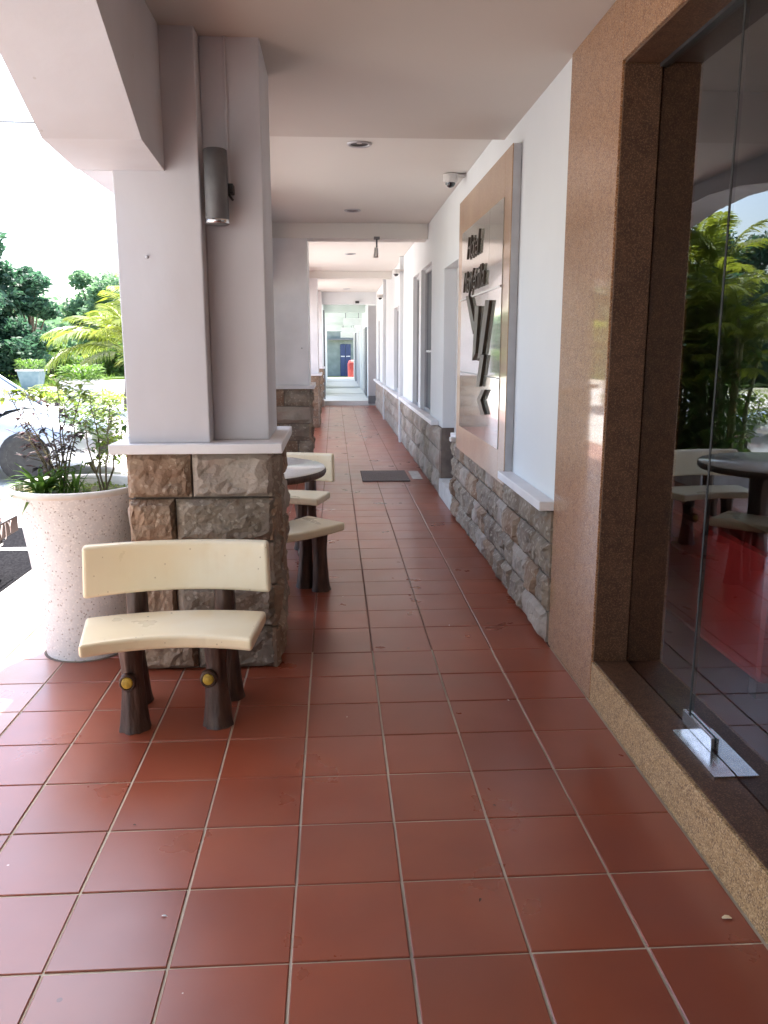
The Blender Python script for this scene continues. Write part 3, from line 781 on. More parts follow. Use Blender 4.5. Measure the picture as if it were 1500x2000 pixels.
# stop bolt marks on the column
b = MB(); b.lathe([(.008, 0), (.006, .006), (.001, .007)], (0, 0, 0), 10)
for v in range(len(b.v)): x_, y_, z_ = b.v[v]; b.v[v] = (-.80 + x_, 3.733 - z_, 1.885 + y_)
b.build('wall_plug', M['pillar'], col1)
b = MB(); b.lathe([(.007, 0), (.005, .006), (.001, .007)], (0, 0, 0), 10)
for v in range(len(b.v)): x_, y_, z_ = b.v[v]; b.v[v] = (-.375 + x_, 9.862 - z_, 1.50 + y_)
tag(b.build('hook', M['greymetal']), 'tiny hook screwed into the second column', 'hook')

# dry leaves and bits blown onto the tiles
rl = random.Random(15)
for i_, (x, y, lb) in enumerate(((-.48, 1.98, 'tiny pale leaf scrap on a tile in the left foreground'), (-1.02, 2.05, 'tiny pale leaf scrap at the left edge of the foreground'), (.39, 2.0, 'small dark leaf scrap on a tile in the right foreground'),
                            (-.66, 2.42, 'small dark leaf scrap on a tile below the bench'), (.74, 3.28, 'white bit of grit near the granite curb'), (.62, 4.28, 'white bit of grit by the stone dado'), (1.02, 1.88, 'curled dry leaf beside the granite curb'),
                            (.52, 2.46, 'small brown leaf crumb in the middle of the floor'))):
    lf = MB(); sz = .022 if i_ == 6 else .010
    leaf(lf, (0, 0, .002), (math.cos(i_ * 2.1), math.sin(i_ * 2.1), .15), (0, 0, 1), sz * rl.uniform(1, 1.6), sz * .7, .6, 3, .3)
    o = leafbuild(lf, 'leaf_scrap', M[('platetext', 'platetext', 'bark', 'bark', 'platetext', 'platetext', 'cream', 'bark')[i_]], None, False)
    o.location = (x, y, .0005); tag(o, lb, 'leaf scrap')
# doormat
dmat = MB(); dmat.box(.31, .86, 9.25, 10.05, .001, .014); dmo = dmat.build('doormat', M['mat'], bevel=.006)
tag(dmo, 'brown doormat lying on the corridor tiles', 'doormat')
dmat = MB(); dmat.box(.90, 1.02, 9.4, 10.0, .001, .008); tag(dmat.build('rag', M['kerb'], bevel=.003), 'pale flat scrap lying between doormat and wall', 'cloth')

# ------------------------------------------------------------------ benches and table
def arc_slab(hw0, hw1, yf, yb, s0, s1, z0, z1, n=18, dome_=.0):
    """plan: front edge half width hw0 at y=yf (middle) and ends pulled forward by s0; back edge likewise"""
    top = []
    for i in range(n + 1):
        t_ = -1 + 2 * i / n
        top.append((t_ * hw0, yf - s0 * t_ * t_))
    bk = []
    for i in range(n + 1):
        t_ = 1 - 2 * i / n
        bk.append((t_ * hw1, yb - s1 * t_ * t_))
    b = MB(); m_ = n + 1
    vs = [(x, y, z) for z in (z0, z1) for (x, y) in top + bk]
    N2 = 2 * m_
    fs = [(i, (i + 1) % N2, (i + 1) % N2 + N2, i + N2) for i in range(N2)]
    for i in range(n):
        fs.append((i, i + 1, N2 - 2 - i, N2 - 1 - i))
        fs.append((N2 + i, N2 + N2 - 1 - i, N2 + N2 - 2 - i, N2 + i + 1))
    b.add(vs, fs, False)
    return b
def log_leg(x, y, z0, z1, r0, r1, lean=(0, 0), seed=0, seg=22, rings=14):
    b = MB(); r = random.Random(seed); ph = r.uniform(0, 9)
    vs = []
    for j in range(rings + 1):
        t_ = j / rings
        rr = r0 + (r1 - r0) * min(1, t_ * 1.5) ** .6
        if t_ > .7: rr += (t_ - .7) * .03
        for k in range(seg):
            a = 2 * math.pi * k / seg
            q = noise.fractal(Vector((math.cos(a) * 3.2, math.sin(a) * 3.2, t_ * 1.3 + ph)), 1, 2, 3)
            gr = -.0035 if (k * 7 + seed) % 3 == 0 else .001
            rad = rr * (1 + .13 * q) + gr
            vs.append((x + lean[0] * t_ + rad * math.cos(a), y + lean[1] * t_ + rad * math.sin(a), z0 + (z1 - z0) * t_))
    fs = []
    for j in range(rings):
        for k in range(seg):
            k2 = (k + 1) % seg
            fs.append((j * seg + k, j * seg + k2, (j + 1) * seg + k2, (j + 1) * seg + k))
    b.add(vs, fs, True)
    b.add(vs[:seg], [list(range(seg))[::-1]]); b.add(vs[-seg:], [list(range(seg))])
    return b
def bench(name, label, loc, rot, back=True):
    t_ = thing(name, label, 'bench', loc, rot, 'cream concrete benches with log legs')
    arc_slab(.318, .366, -.160, .165, .070, .058, .366, .420).build('seat', M['cream'], t_, .014, 3, world=False)
    ti = 0
    for (x, y, r0) in ((-.165, -.055, .062), (.165, -.055, .062), (-.195, .205 if back else .07, .062), (.195, .205 if back else .07, .062)):
        ti += 1
        lg = log_leg(x, y, 0, .366 if y < 0 or not back else .366, r0, .040, (0, .015 if y < 0 else -.01), seed=ti + int(loc[1] * 3))
        lo = lg.build('leg', M['bark'], t_, world=False)
        if y < 0:
            sx = -.010 if x < 0 else -.028
            kn = MB(); kn.lathe([(.0215, 0), (.0215, .018), (.018, .021), (.001, .022)], (0, 0, 0), 16)
            for v in range(len(kn.v)): a_, b_, c_ = kn.v[v]; kn.v[v] = (x + sx + a_ * 1.0, y - .040 - c_, .215 + b_ * 1.08)
            kn.build('knot', M['yellow'], lo, world=False)
            kr = MB(); kr.lathe([(.033, -.01), (.032, .010), (.026, .017), (.0222, .012), (.0222, -.01)], (0, 0, 0), 16, cap=False)
            for v in range(len(kr.v)): a_, b_, c_ = kr.v[v]; kr.v[v] = (x + sx + a_, y - .040 - c_, .213 + b_ * 1.12)
            kr.build('knot_ring', M['bark'], lo, world=False)
    if back:
        b = arc_slab(.378, .384, .205, .258, .055, .055, .492, .700)
        # splayed lower corners and slight backward lean
        for i, (x, y, z) in enumerate(b.v):
            tt = (z - .492) / .208
            b.v[i] = (x * (1.0 + .015 * (1 - tt)), y + .02 * tt, z - (1 - tt) * .012 * (x / .38) ** 2)
        b.build('backrest', M['cream'], t_, .016, 3, world=False)
        for x in (-.185, .185):
            log_leg(x, .245, .31, .60, .046, .043, (0, .02), seed=9, rings=6).build('back_post', M['bark'], t_, world=False)
    else: pass
    return t_
bench('bench', 'foreground cream concrete bench with backrest, in front of the nearest column', (-.655, 3.185, 0), R(3.5))
bench('bench', 'backless cream concrete bench just behind the nearest column', (-.295, 4.94, 0), R(218), back=False)
bench('bench', 'cream concrete bench with backrest on the far side of the round table', (-.415, 6.17, 0), R(-8))
tb = thing('stone_table', 'round concrete table with white top and dark log legs behind the nearest column', 'table', (-.66, 5.45, 0))
b = MB(); b.lathe([(.50, .672), (.592, .675), (.600, .690), (.598, .712), (.594, .716)], (-.66, 5.45, 0), 48, cap=True); b.build('rim', M['bark'], tb)
b = MB(); b.lathe([(.592, .7165), (.590, .723), (.001, .7235)], (-.66, 5.45, 0), 48, cap=False); b.build('tabletop', M['tabletop'], tb)
for k_, (x, y) in enumerate(((-.41, 5.36), (-.92, 5.42), (-.62, 5.72))):
    log_leg(x, y, 0, .672, .085, .062, seed=20 + k_).build('leg', M['bark'], tb)

# ------------------------------------------------------------------ flower pot
PX, PY = -1.268, 4.05
pot = thing('flower_pot', 'large pale speckled planter pot beside the nearest column', 'plant pot', (PX, PY, 0))
prof = [(.196, .0), (.200, .02), (.206, .12), (.214, .25), (.226, .38), (.242, .52), (.262, .66), (.288, .78), (.302, .815)]
b = MB(); b.lathe([(r_, z_ + .004) for r_, z_ in prof], (PX, PY, 0), 48, cap=False); b.build('body', M['pot'], pot)
b = MB(); b.lathe([(.302, .8195), (.312, .822), (.316, .832), (.314, .846), (.306, .851), (.294, .850), (.286, .842), (.284, .78)], (PX, PY, 0), 48, cap=False); b.build('rim', M['potrim'], pot)
b = MB(); b.lathe([(.285, .800), (.2, .806), (.1, .812), (.001, .815)], (PX, PY, 0), 30, cap=False); b.build('soil', M['soil'], pot)
b = MB(); b.lathe([(.21, .0015), (.205, .004)], (PX, PY, 0), 30); b.build('foot_ring', M['mortar'], pot)

r = random.Random(3)
def shrub(name, label, base, tips, mleaf, seed, leafL=.05, leafW=.022, per=16, branch=True, zstart=.35, group=None):
    rr = random.Random(seed)
    t_ = thing(name, label, 'plant', base, 0, group)
    st = MB(); lf = MB()
    for tip in tips:
        p0 = Vector(base) + Vector((rr.uniform(-.02, .02), rr.uniform(-.02, .02), 0)); p1 = Vector(tip)
        pts = []
        for i in range(7):
            q = p0.lerp(p1, i / 6) + Vector((rr.uniform(-.012, .012), rr.uniform(-.012, .012), 0)) * (i > 0)
            pts.append(q)
        st.tube(pts, [.006 - .0007 * i for i in range(7)], 5)
        for i in range(per):
            f = zstart + (1 - zstart) * (i + rr.random()) / per
            q = p0.lerp(p1, f)
            an = rr.uniform(0, 6.28); ln = rr.uniform(.02, .13) * (1.15 - .5 * f)
            e = q + Vector((math.cos(an) * ln, math.sin(an) * ln, rr.uniform(-.01, .05)))
            st.tube([q, e], [.0022, .0012], 3, cap=False)
            for kk in range(rr.randint(2, 4)):
                a2 = an + rr.uniform(-1.4, 1.4)
                pq = q.lerp(e, rr.uniform(.4, 1))
                leaf(lf, pq, (math.cos(a2), math.sin(a2), rr.uniform(-.3, .45)), (0, 0, 1), leafL * rr.uniform(.6, 1.15), leafW * rr.uniform(.7, 1.1), rr.uniform(.1, .5), 2, rr.uniform(0, .5))
    st.build('stem', M['stem'], t_)
    leafbuild(lf, 'foliage', M[mleaf], t_)
    return t_
shrub('shrub', 'purple leaved shrub with thin dark stems in the pale pot', (PX - .06, PY, .81),
      [(PX - .20, PY - .08, 1.22), (PX - .12, PY + .03, 1.27), (PX - .03, PY, 1.24), (PX - .26, PY + .02, 1.16), (PX + .02, PY - .07, 1.13), (PX - .17, PY - .14, 1.10)], 'leafdark', 5, .052, .023, 15)
shrub('shrub', 'lime green leafy tips spreading over the purple shrub in the pot', (PX - .08, PY + .12, .81),
      [(PX - .26, PY + .16, 1.30), (PX - .12, PY + .2, 1.34), (PX + .0, PY + .18, 1.30), (PX - .34, PY + .12, 1.29)], 'leafyel', 8, .06, .034, 9, zstart=.86)
shrub('shrub', 'slender light green shrub at the column side of the pot', (PX + .14, PY - .02, .81),
      [(PX + .10, PY, 1.29), (PX + .20, PY - .05, 1.24), (PX + .25, PY + .02, 1.15), (PX + .04, PY + .04, 1.16)], 'leaf', 12, .055, .024, 10, zstart=.5)
tf = MB(); rt = random.Random(6)
tuft = thing('spiky_plant', 'low tuft of green strap leaves at the left of the pot', 'plant', (PX - .14, PY - .08, .80))
for i in range(60):
    an = rt.uniform(0, 6.28); L_ = rt.uniform(.12, .28)
    leaf(tf, (PX - .13 + rt.uniform(-.03, .03), PY - .10 + rt.uniform(-.03, .03), .805 + rt.uniform(0, .05)), (math.cos(an), math.sin(an), rt.uniform(.35, 1.6)), (0, 0, 1), L_, .022, .4, 4, rt.uniform(.2, .6))
leafbuild(tf, 'foliage', M['leaf'], tuft)
tf = MB()
tuft = thing('spiky_plant', 'upright narrow leaf tuft in the middle of the pot', 'plant', (PX + .01, PY - .05, .80))
for i in range(22):
    an = rt.uniform(0, 6.28); L_ = rt.uniform(.10, .26)
    leaf(tf, (PX + .0 + rt.uniform(-.05, .05), PY - .08 + rt.uniform(-.05, .05), .805), (math.cos(an), math.sin(an), rt.uniform(1.2, 4)), (0, 0, 1), L_, .012, .4, 4, rt.uniform(.1, .5))
leafbuild(tf, 'foliage', M['leaf'], tuft)
tf = MB()
for i in range(420):
    an = rt.uniform(0, 6.28); rr_ = .27 * math.sqrt(rt.random()); a2 = rt.uniform(0, 6.28)
    leaf(tf, (PX + rr_ * math.cos(an), PY + rr_ * math.sin(an), .808), (math.cos(a2), math.sin(a2), rt.uniform(.2, 1.5)), (0, 0, 1), rt.uniform(.02, .05), .010, .3, 2, .3)
o = leafbuild(tf, 'weeds', M['leafyel']); stuff(o)

# ------------------------------------------------------------------ palms
def frond_mesh(L, droop, n=34, lw=.03, ll=.42, seed=1, rise=.6, m='palm'):
    rr = random.Random(seed); mb = MB(); pts = []
    for i in range(13):
        t_ = i / 12
        pts.append(Vector((L * t_ * (1 - .12 * t_), 0, L * (rise * t_ - droop * t_ * t_))))
    mb.tube(pts, [.016 * (1 - .85 * i / 12) + .002 for i in range(13)], 4, cap=False)
    for i in range(n):
        t_ = .14 + .86 * (i + .5) / n
        k_ = min(11, int(t_ * 12)); q = pts[k_].lerp(pts[k_ + 1], t_ * 12 - k_)
        d = (pts[k_ + 1] - pts[k_]).normalized()
        l_ = ll * math.sin(math.pi * (.12 + .82 * t_)) ** .7 * rr.uniform(.85, 1.1)
        for sd in (-1, 1):
            dr = (d * .75 + Vector((0, sd * .9, .15 + rr.uniform(-.15, .2)))).normalized()
            leaf(mb, q, dr, (0, 0, 1), l_, lw, .5, 3, .35 + rr.uniform(0, .35))
    me = bpy.data.meshes.new('frond'); me.from_pydata([tuple(v) for v in mb.v], [], mb.f); me.materials.append(M[m]); me.update()
    return me
areca = [frond_mesh(1.25, .55, 26, .034, .42, s, .75) for s in (1, 2, 3)]
coco = [frond_mesh(2.5, .62, 60, .05, .75, s, .62, 'cocopalm') for s in (4, 5)]
def put_frond(me, parent, loc, az, tilt, sc):
    o = bpy.data.objects.new('frond', me); COL.objects.link(o); o.parent = parent
    o.location = loc; o.rotation_euler = (0, -tilt, az); o.scale = (sc, sc, sc)
    o.rotation_mode = 'XYZ'
    return o
def areca_clump(loc, h, n, label, seed, spread=.30):
    rr = random.Random(seed)
    t_ = thing('palm', label, 'palm', loc, 0, 'clumped palms beside the car park')
    for i in range(n):
        a_ = rr.uniform(0, 6.28); q = spread * math.sqrt(rr.random())
        bx, by = q * math.cos(a_), q * math.sin(a_)
        hh = h * rr.uniform(.30, .86); tx, ty = bx * 1.9, by * 1.9
        c = MB(); c.tube([(bx, by, 0), (bx * 1.2, by * 1.2, hh * .5), (tx, ty, hh)], [.028, .024, .018], 7); c.build('cane', M['cane'], t_, world=False)
        for k_ in range(6):
            az = rr.uniform(0, 6.28)
            put_frond(areca[rr.randrange(3)], t_, (tx, ty, hh), az, R(rr.uniform(-5, 50)), rr.uniform(.42, .66))
    return t_
b = MB(); b.box(-2.018, -1.42, 8.45, 9.83, .001, .22); bed = b.build('planting_bed', M['kerb'], bevel=.01)
tag(bed, 'low concrete planting bed holding the clumped palms by the second column', 'planter')
b = MB(); b.box(-1.96, -1.48, 8.51, 9.77, .2205, .235); b.build('soil', M['soil'], bed)
for i, (x, y, h, n, lb) in enumerate([(-1.66, 9.50, 2.55, 9, 'clumped palm in the bed nearest the second column'),
                                      (-1.76, 9.10, 2.4, 9, 'clumped palm in the middle of the planting bed'),
                                      (-1.80, 8.68, 2.3, 7, 'shorter clumped palm at the near end of the planting bed')]):
    areca_clump((x, y, .235), h, n, lb, 30 + i, .16)
us = thing('shrub', 'broad leaved understory plant filling the planting bed under the palms', 'shrub', (-1.72, 9.1, .235))
lf = MB(); rr = random.Random(71)
for k_ in range(1500):
    x_, y_ = rr.uniform(-2.0, -1.42), rr.uniform(8.45, 9.85); a2 = rr.uniform(0, 6.28)
    leaf(lf, (x_, y_, .25 + 1.35 * rr.random() ** 1.3), (math.cos(a2), math.sin(a2), rr.uniform(-.1, 1.4)), (0, 0, 1), rr.uniform(.12, .30), .07, .3, 3, .4)
leafbuild(lf, 'foliage', M['leaf'], us)
# taller palm whose fronds hang under the arch in the reflection
tp = thing('palm', 'taller single palm above the clumps, its fronds hanging against the sky', 'palm', (-1.95, 9.75, -.13))
c = MB(); c.tube([(0, 0, 0), (.0, 0, 2), (.05, 0, 3.25)], [.05, .04, .03], 9); c.build('trunk', M['cane'], tp, world=False)
for k_, az in enumerate((-70, -25, 150)):
    put_frond(areca[k_ % 3], tp, (.05, 0, 3.25), R(az), R(10), .5)
# young coconut palm in the middle distance
cp = thing('coconut_palm', 'young coconut palm with arching yellow green fronds left of the column', 'palm', (-5.45, 22.5, -.13))
c = MB(); c.tube([(0, 0, 0), (.02, 0, .8), (0, 0, 1.5)], [.20, .15, .11], 10); c.build('trunk', M['trunk'], cp, world=False)
for az, tl, sc in ((183, 14, .95), (165, 30, .85), (200, -8, .92), (222, 10, .9), (148, 0, .8), (120, 40, .9), (80, 20, .9), (30, 15, 1), (-15, 30, .9), (-60, 20, .9), (255, 35, .8), (290, 15, .85), (172, -22, .75)):
    put_frond(coco[(az // 3) % 2], cp, (0, 0, 1.5), R(az), R(tl), sc)

# ------------------------------------------------------------------ trees
def tree(label, loc, h, rad, n, ls, mname, seed, group='trees beyond the car park', squash=.75, clumps=16, base=.25, name='tree', cat='tree'):
    rr = random.Random(seed)
    t_ = thing(name, label, cat, loc, 0, group)
    ck = MB(); cc = (0, 0, h * (base + 1) / 2)
    cs = []
    for i in range(clumps):
        a_ = rr.uniform(0, 6.28); q = rad * math.sqrt(rr.random()) * .8
        zz = h * rr.uniform(base + .08, .93)
        k_ = 1 - abs((zz / h - (base + 1) / 2) / ((1 - base) / 2)) ** 2 * .6
        cs.append((q * math.cos(a_) * k_, q * math.sin(a_) * k_, zz, rad * rr.uniform(.22, .46)))
    tr = MB(); tr.tube([(0, 0, 0), (.05 * rad, 0, h * .3), (0, .05 * rad, h * .75)], [.035 * h, .026 * h, .008 * h], 8)
    for c_ in cs:
        tr.tube([(0, 0, h * base), (c_[0] * .5, c_[1] * .5, (h * base + c_[2]) / 2 + .1 * h), (c_[0], c_[1], c_[2])], [.014 * h, .009 * h, .003 * h], 5, cap=False)
    tr.build('trunk', M['trunk'], t_, world=False)
    for i in range(n):
        c_ = cs[rr.randrange(clumps)]
        d = Vector((rr.gauss(0, 1), rr.gauss(0, 1), rr.gauss(0, 1))).normalized()
        q = c_[3] * (rr.random() ** .45)
        p = Vector((c_[0] + d.x * q, c_[1] + d.y * q, c_[2] + d.z * q * squash))
        a_ = Vector((rr.gauss(0, 1), rr.gauss(0, 1), rr.gauss(0, .5))).normalized()
        b2 = a_.cross(Vector((rr.gauss(0, 1), rr.gauss(0, 1), rr.gauss(0, 1)))).normalized()
        s_ = ls * rr.uniform(.6, 1.3)
        ck.add([p - a_ * s_, p + b2 * s_ * .45, p + a_ * s_, p - b2 * s_ * .45], [(0, 1, 2, 3)])
    leafbuild(ck, 'crown', M[mname], t_, world=False)
    return t_
tree('tall dark tree at the left edge of the picture', (-17.3, 40, -.2), 7.1, 3.1, 9000, .20, 'foliage1', 1, clumps=22, base=.05)
tree('broad dark tree just outside the left edge, seen in the glass', (-22.5, 41, -.2), 8.6, 3.8, 9000, .23, 'foliage1', 2, clumps=24, base=.05)
tree('dark tree sloping down right of the tallest one', (-15.2, 43, -.2), 5.6, 2.1, 6000, .18, 'foliage1', 3, clumps=16, base=.05)
tree('hazy lighter green tree behind the dark ones', (-17.2, 62, -.2), 7.0, 3.4, 7000, .22, 'foliage2', 4, clumps=18, base=.1)
tree('pale green tree behind the coconut palm', (-12.8, 60, -.2), 4.9, 3.0, 6000, .22, 'foliage2', 5, clumps=16, base=.05)
tree('light green tree close to the column edge', (-9.6, 56, -.2), 4.2, 2.6, 5000, .2, 'foliage2', 6, clumps=14, base=.05)
tree('dark tree far left, reflected at the edge of the door', (-28, 38, -.2), 8.0, 3.8, 6000, .25, 'foliage1', 7, clumps=20, base=.05)
tree('dark tree behind the clumped palms reflection', (-30, 52, -.2), 9.5, 4.2, 6000, .28, 'foliage1', 8, clumps=20, base=.05)
tree('dark tree closing the view past the far arcade, left one', (-3.2, 66, -.2), 6.8, 3.6, 6000, .28, 'foliage1', 9, clumps=22, base=.02)
tree('dark tree closing the view past the far arcade, right one', (2.0, 63, -.2), 6.6, 3.6, 6000, .28, 'foliage1', 10, clumps=22, base=.02)
for i_, (x, y, h, rd_, lb) in enumerate(((-17.0, 37.6, 3.0, 2.2, 'dense bush in front of the tallest dark tree'), (-14.9, 40.6, 2.8, 2.0, 'dense bush under the sloping dark tree'))):
    tree(lb, (x, y, -.15), h, rd_, 4200, .15, 'foliage1', 90 + i_, 'bushes along the far verge', clumps=14, base=0, name='bush', cat='bush')
hb = 0
for (x, y, h, rd_, lb) in ((-15.4, 46.5, 1.9, 1.7, 'low bush under the dark trees at the left'), (-13.2, 50.5, 1.9, 1.7, 'low bush left of the pale path'), (-11.2, 53, 2.0, 1.8, 'low bush behind the pale path'),
                      (-8.8, 53.5, 2.0, 1.8, 'low bush right of the path beside the column edge'), (-6.2, 53, 2.2, 1.9, 'low bush hidden partly by the nearest column'), (-18.6, 45.5, 2.2, 1.9, 'low bush at the very left edge')):
    hb += 1
    tree(lb, (x, y, -.15), h, rd_, 3200, .13, 'foliage3', 50 + hb, 'bushes along the far verge', clumps=12, base=0, name='bush', cat='bush')
# far wood behind everything
fw = MB(); rf = random.Random(77)
for i in range(22000):
    x = rf.uniform(-60, 14); yy = rf.uniform(72, 84)
    top = 4.3 + 1.6 * noise.noise(Vector((x * .13, 0, 3))) + 1.0 * noise.noise(Vector((x * .5, 0, 7))) + (2.5 if x < -26 else 0)
    z = -.2 + top * rf.random() ** .7
    a_ = Vector((rf.gauss(0, 1), rf.gauss(0, 1), rf.gauss(0, .6))).normalized(); b2 = a_.cross(Vector((rf.gauss(0, 1), rf.gauss(0, 1), rf.gauss(0, 1)))).normalized()
    s_ = rf.uniform(.25, .5); p = Vector((x, yy, z))
    fw.add([p - a_ * s_, p + b2 * s_ * .5, p + a_ * s_, p - b2 * s_ * .5], [(0, 1, 2, 3)])
o = leafbuild(fw, 'distant_wood', M['foliage2']); stuff(o)

# ------------------------------------------------------------------ planters outside
def planter(label, x, y, wb, wt, h, m, leafm, seed, zz=-.13):
    t_ = thing('planter', label, 'planter', (x, y, zz))
    b = MB(); b.add([(x - wb, y - wb, zz), (x + wb, y - wb, zz), (x + wb, y + wb, zz), (x - wb, y + wb, zz), (x - wt, y - wt, zz + h), (x + wt, y - wt, zz + h), (x + wt, y + wt, zz + h), (x - wt, y + wt, zz + h)],
                    [(0, 1, 2, 3), (4, 5, 6, 7), (0, 1, 5, 4), (1, 2, 6, 5), (2, 3, 7, 6), (3, 0, 4, 7)])
    b.build('box', M[m], t_, .015)
    b = MB(); b.box(x - wt - .04, x + wt + .04, y - wt - .04, y + wt + .04, zz + h + .001, zz + h + .06); b.build('rim', M['kerb'], t_, .01)
    lf = MB(); rr = random.Random(seed)
    for i in range(500):
        a_ = rr.uniform(0, 6.28); q = wt * 1.25 * math.sqrt(rr.random())
        leaf(lf, (x + q * math.cos(a_), y + q * math.sin(a_), zz + h + .05 + rr.random() * wt * .9), (math.cos(a_), math.sin(a_), rr.uniform(.1, 1.6)), (0, 0, 1), rr.uniform(.08, .2), .05, .3, 2, .4)
    leafbuild(lf, 'foliage', M[leafm], t_)
planter('square pale grey planter in the car park behind the pot', -5.0, 16.8, .27, .30, .95, 'planter', 'leaf', 1)
planter('small dark tapered planter with a shrub near the dark trees', -11.9, 33.5, .30, .42, .75, 'planterdark', 'leaf', 2)
# lime hedge strips by the car park
for i, (x, y, lb) in enumerate(((-9.1, 26.6, 'lime green low hedge tuft at left, behind the purple shrub'), (-8.0, 25.9, 'lime green low hedge tuft in the middle of the row'), (-6.9, 25.2, 'lime green low hedge tuft nearest the grey planter'))):
    h_ = thing('hedge', lb, 'hedge', (x, y, -.13), 0, 'lime hedge tufts by the car park')
    lf = MB(); rr = random.Random(i + 40)
    for k_ in range(900):
        a_ = rr.uniform(0, 6.28); q = .75 * math.sqrt(rr.random())
        leaf(lf, (x + q * math.cos(a_), y + q * math.sin(a_), -.12 + .42 * rr.random() * (1.2 - q)), (math.cos(a_), math.sin(a_), rr.uniform(0, 1.6)), (0, 0, 1), rr.uniform(.08, .2), .06, .3, 2, .3)
    leafbuild(lf, 'foliage', M['leafyel'], h_)
# yellow green shrub at the column edge, behind the pot
rr = random.Random(99)
sh2 = thing('shrub', 'leafy green shrub growing beyond the pot, left of the column cap', 'shrub', (-3.15, 10.9, -.13))
lf = MB(); st = MB()
for k_ in range(10):
    a_ = rr.uniform(0, 6.28); st.tube([(-3.15, 10.9, -.13), (-3.15 + .4 * math.cos(a_), 10.9 + .4 * math.sin(a_), rr.uniform(.5, .95))], [.012, .005], 5)
for k_ in range(1500):
    a_ = rr.uniform(0, 6.28); q = .42 * math.sqrt(rr.random()); a2 = rr.uniform(0, 6.28)
    leaf(lf, (-3.15 + q * math.cos(a_), 10.9 + q * math.sin(a_), .0 + .95 * rr.random()), (math.cos(a2), math.sin(a2), rr.uniform(-.4, .8)), (0, 0, 1), rr.uniform(.06, .13), .045, .3, 2, .3)
st.build('stem', M['stem'], sh2); leafbuild(lf, 'foliage', M['leafyel'], sh2)

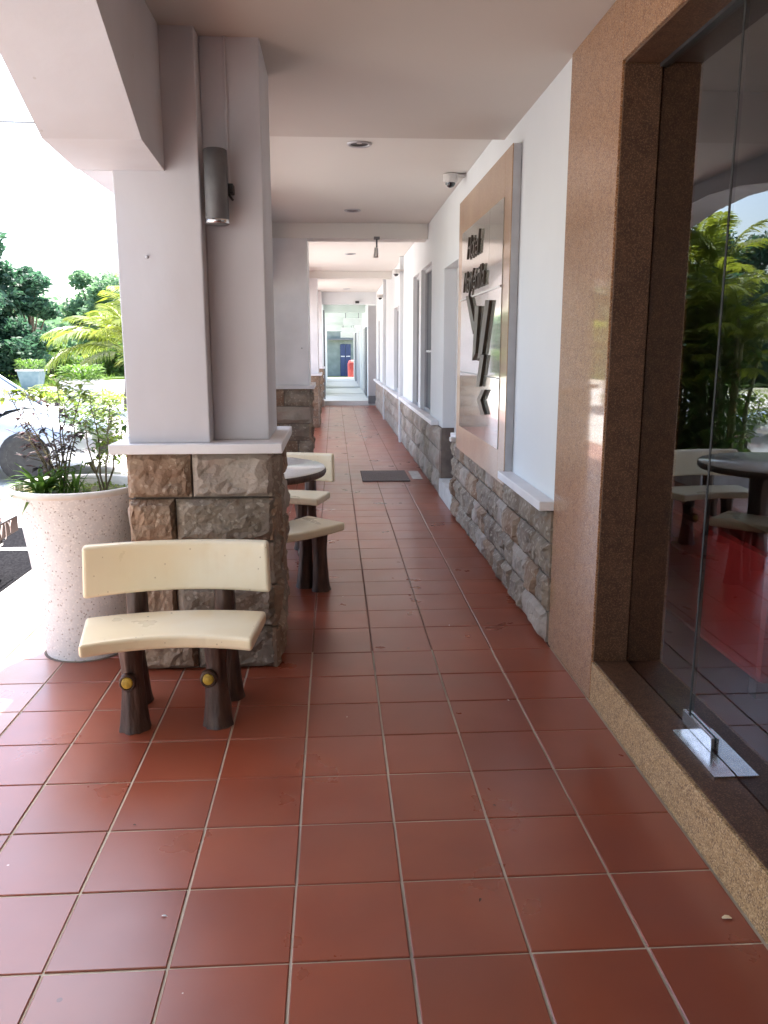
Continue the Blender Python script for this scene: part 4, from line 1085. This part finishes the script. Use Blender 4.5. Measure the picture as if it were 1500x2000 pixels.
# ------------------------------------------------------------------ cars (noses towards +x)
def car(label, loc, rot, paint, plate=None, seed=0):
    t_ = thing('car', label, 'car', loc, rot, 'cars parked nose in beside the arcade')
    # stations from nose (x=0) backwards: (x, half width bottom, half width belt, z bottom, z belt)
    st_ = [(.00, .50, .48, .32, .50), (-.05, .66, .64, .24, .58), (-.22, .78, .76, .20, .66), (-.60, .83, .81, .19, .74), (-1.05, .84, .82, .19, .80),
           (-1.6, .84, .82, .19, .84), (-2.6, .84, .82, .19, .87), (-3.5, .84, .81, .20, .90), (-3.95, .80, .76, .24, .88), (-4.15, .70, .66, .34, .78)]
    vs = []
    for (x, wb, wt, zb, zt) in st_:
        zm = (zb + zt) / 2
        vs += [(x, -wb * .93, zb), (x, -wb, zb + .06), (x, -wb * 1.005, zm), (x, -wt, zt - .05), (x, -wt * .93, zt), (x, -wt * .5, zt + .035), (x, 0, zt + .05),
               (x, wt * .5, zt + .035), (x, wt * .93, zt), (x, wt, zt - .05), (x, wb * 1.005, zm), (x, wb, zb + .06), (x, wb * .93, zb)]
    n = 13; fs = []
    for j in range(len(st_) - 1):
        for k_ in range(n - 1):
            fs.append((j * n + k_, j * n + k_ + 1, (j + 1) * n + k_ + 1, (j + 1) * n + k_))
    fs += [list(range(n))[::-1], list(range((len(st_) - 1) * n, len(st_) * n))]
    b = MB(); b.add(vs, fs, True); body = b.build('body', M[paint], t_, world=False)
    # greenhouse
    cab_ = [(-1.05, .74, .86, .70, .87), (-1.55, .74, .89, .60, 1.26), (-2.05, .74, .90, .58, 1.40), (-2.9, .74, .92, .58, 1.41), (-3.45, .74, .93, .58, 1.28), (-3.9, .72, .93, .64, .96)]
    vs = []
    for (x, wb, zb, wt, zt) in cab_:
        vs += [(x, -wb, zb), (x, -wt, zt - .03), (x, -wt * .85, zt), (x, wt * .85, zt), (x, wt, zt - .03), (x, wb, zb)]
    n = 6; fs = []; rf_ = []
    for j in range(len(cab_) - 1):
        for k_ in range(n - 1):
            q = (j * n + k_, j * n + k_ + 1, (j + 1) * n + k_ + 1, (j + 1) * n + k_)
            (rf_ if (1 <= k_ <= 3 and 1 <= j <= 3) else fs).append(q)
    b = MB(); b.add(vs, fs, False); b.build('windows', M['carglass'], t_, world=False)
    b = MB(); b.add(vs, rf_, True); b.build('roof', M[paint], t_, world=False)
    b = MB()
    for sgn in (-1, 1):
        b.tube([(-1.05, sgn * .735, .87), (-1.55, sgn * .60, 1.25), (-2.05, sgn * .585, 1.385), (-2.9, sgn * .585, 1.395), (-3.45, sgn * .59, 1.26), (-3.9, sgn * .68, .95)], .028, 6)
        b.tube([(-2.5, sgn * .75, .88), (-2.5, sgn * .585, 1.39)], .03, 6)
    b.build('pillars', M[paint], t_, world=False)
    for (x, sgn) in ((-.78, -1), (-.78, 1), (-3.25, -1), (-3.25, 1)):
        w_ = MB(); w_.lathe([(.22, -.1), (.30, -.10), (.315, -.06), (.315, .06), (.30, .10), (.22, .10)], (0, 0, 0), 24)
        for i in range(len(w_.v)): a_, b2, c_ = w_.v[i]; w_.v[i] = (x + a_, sgn * .765 + c_, .315 + b2)
        wo = w_.build('wheel', M['black'], t_, world=False)
        h_ = MB(); h_.lathe([(.21, .101), (.20, .085), (.05, .09), (.001, .10)], (0, 0, 0), 16, cap=False)
        for i in range(len(h_.v)): a_, b2, c_ = h_.v[i]; h_.v[i] = (x + a_, sgn * (.765 + c_), .315 + b2)
        h_.build('rim', M['steel'], wo, world=False)
    for sgn in (-1, 1):
        h_ = MB(); h_.lathe([(.001, -.10), (.06, -.07), (.085, 0), (.06, .06), (.001, .09)], (0, 0, 0), 14, cap=False)
        for i in range(len(h_.v)): a_, b2, c_ = h_.v[i]; h_.v[i] = (-.10 + a_ * .8 - abs(c_) * .5, sgn * (.60 + c_ * 1.5), .575 + b2 * .8)
        h_.build('headlight', M['lampglass'], t_, world=False)
        mr = MB(); mr.box(-1.32, -1.18, sgn * .80 - .06 + sgn * .08, sgn * .80 + .06 + sgn * .08, .90, 1.02); mr.build('mirror', M[paint], t_, .025, world=False)
    gr = MB(); gr.box(-.03, .012, -.44, .44, .27, .47); gr.build('grille', M['black'], t_, .01, world=False)
    gr = MB()
    for k_ in range(2): gr.box(.0125, .02, -.43, .43, .455 - .17 * k_, .468 - .17 * k_)
    gr.build('grille_trim', M['chrome'], t_, world=False)
    if plate:
        py = plate[1]
        pl = MB(); pl.box(.021, .030, py - .26, py + .26, .33, .44); po = pl.build('number_plate', M['plate'], t_, world=False)
        c = bpy.data.curves.new('t', 'FONT'); c.body = plate[0]; c.size = .12; c.extrude = .001; c.align_x = 'CENTER'; c.space_character = 1.5
        to = bpy.data.objects.new('tmp', c); COL.objects.link(to)
        me = bpy.data.meshes.new_from_object(to.evaluated_get(bpy.context.evaluated_depsgraph_get())); bpy.data.objects.remove(to)
        for v in me.vertices: x_, y_, z_ = v.co; v.co = (.032 + z_, py + x_, .345 + y_)
        me.materials.clear(); me.materials.append(M['platetext'])
        o = bpy.data.objects.new('plate_text', me); COL.objects.link(o); o.parent = po
    return t_
car('dark maroon car parked at the left edge, only its front corner showing', (-2.34, 5.28, -.13), 0, 'maroon', ('WJY', .44))
car('silver blue car parked beyond the flower pot and its shrub', (-3.0, 11.0, -.13), 0, 'silver')

# overhead cable
b = MB(); b.tube([(-14, 20, 6.55), (-9, 20, 6.44), (-3, 20, 6.40), (3, 20, 6.5)], .022, 6)
tag(b.build('overhead_cable', M['greymetal']), 'thin overhead cable crossing the white sky at upper left', 'cable')
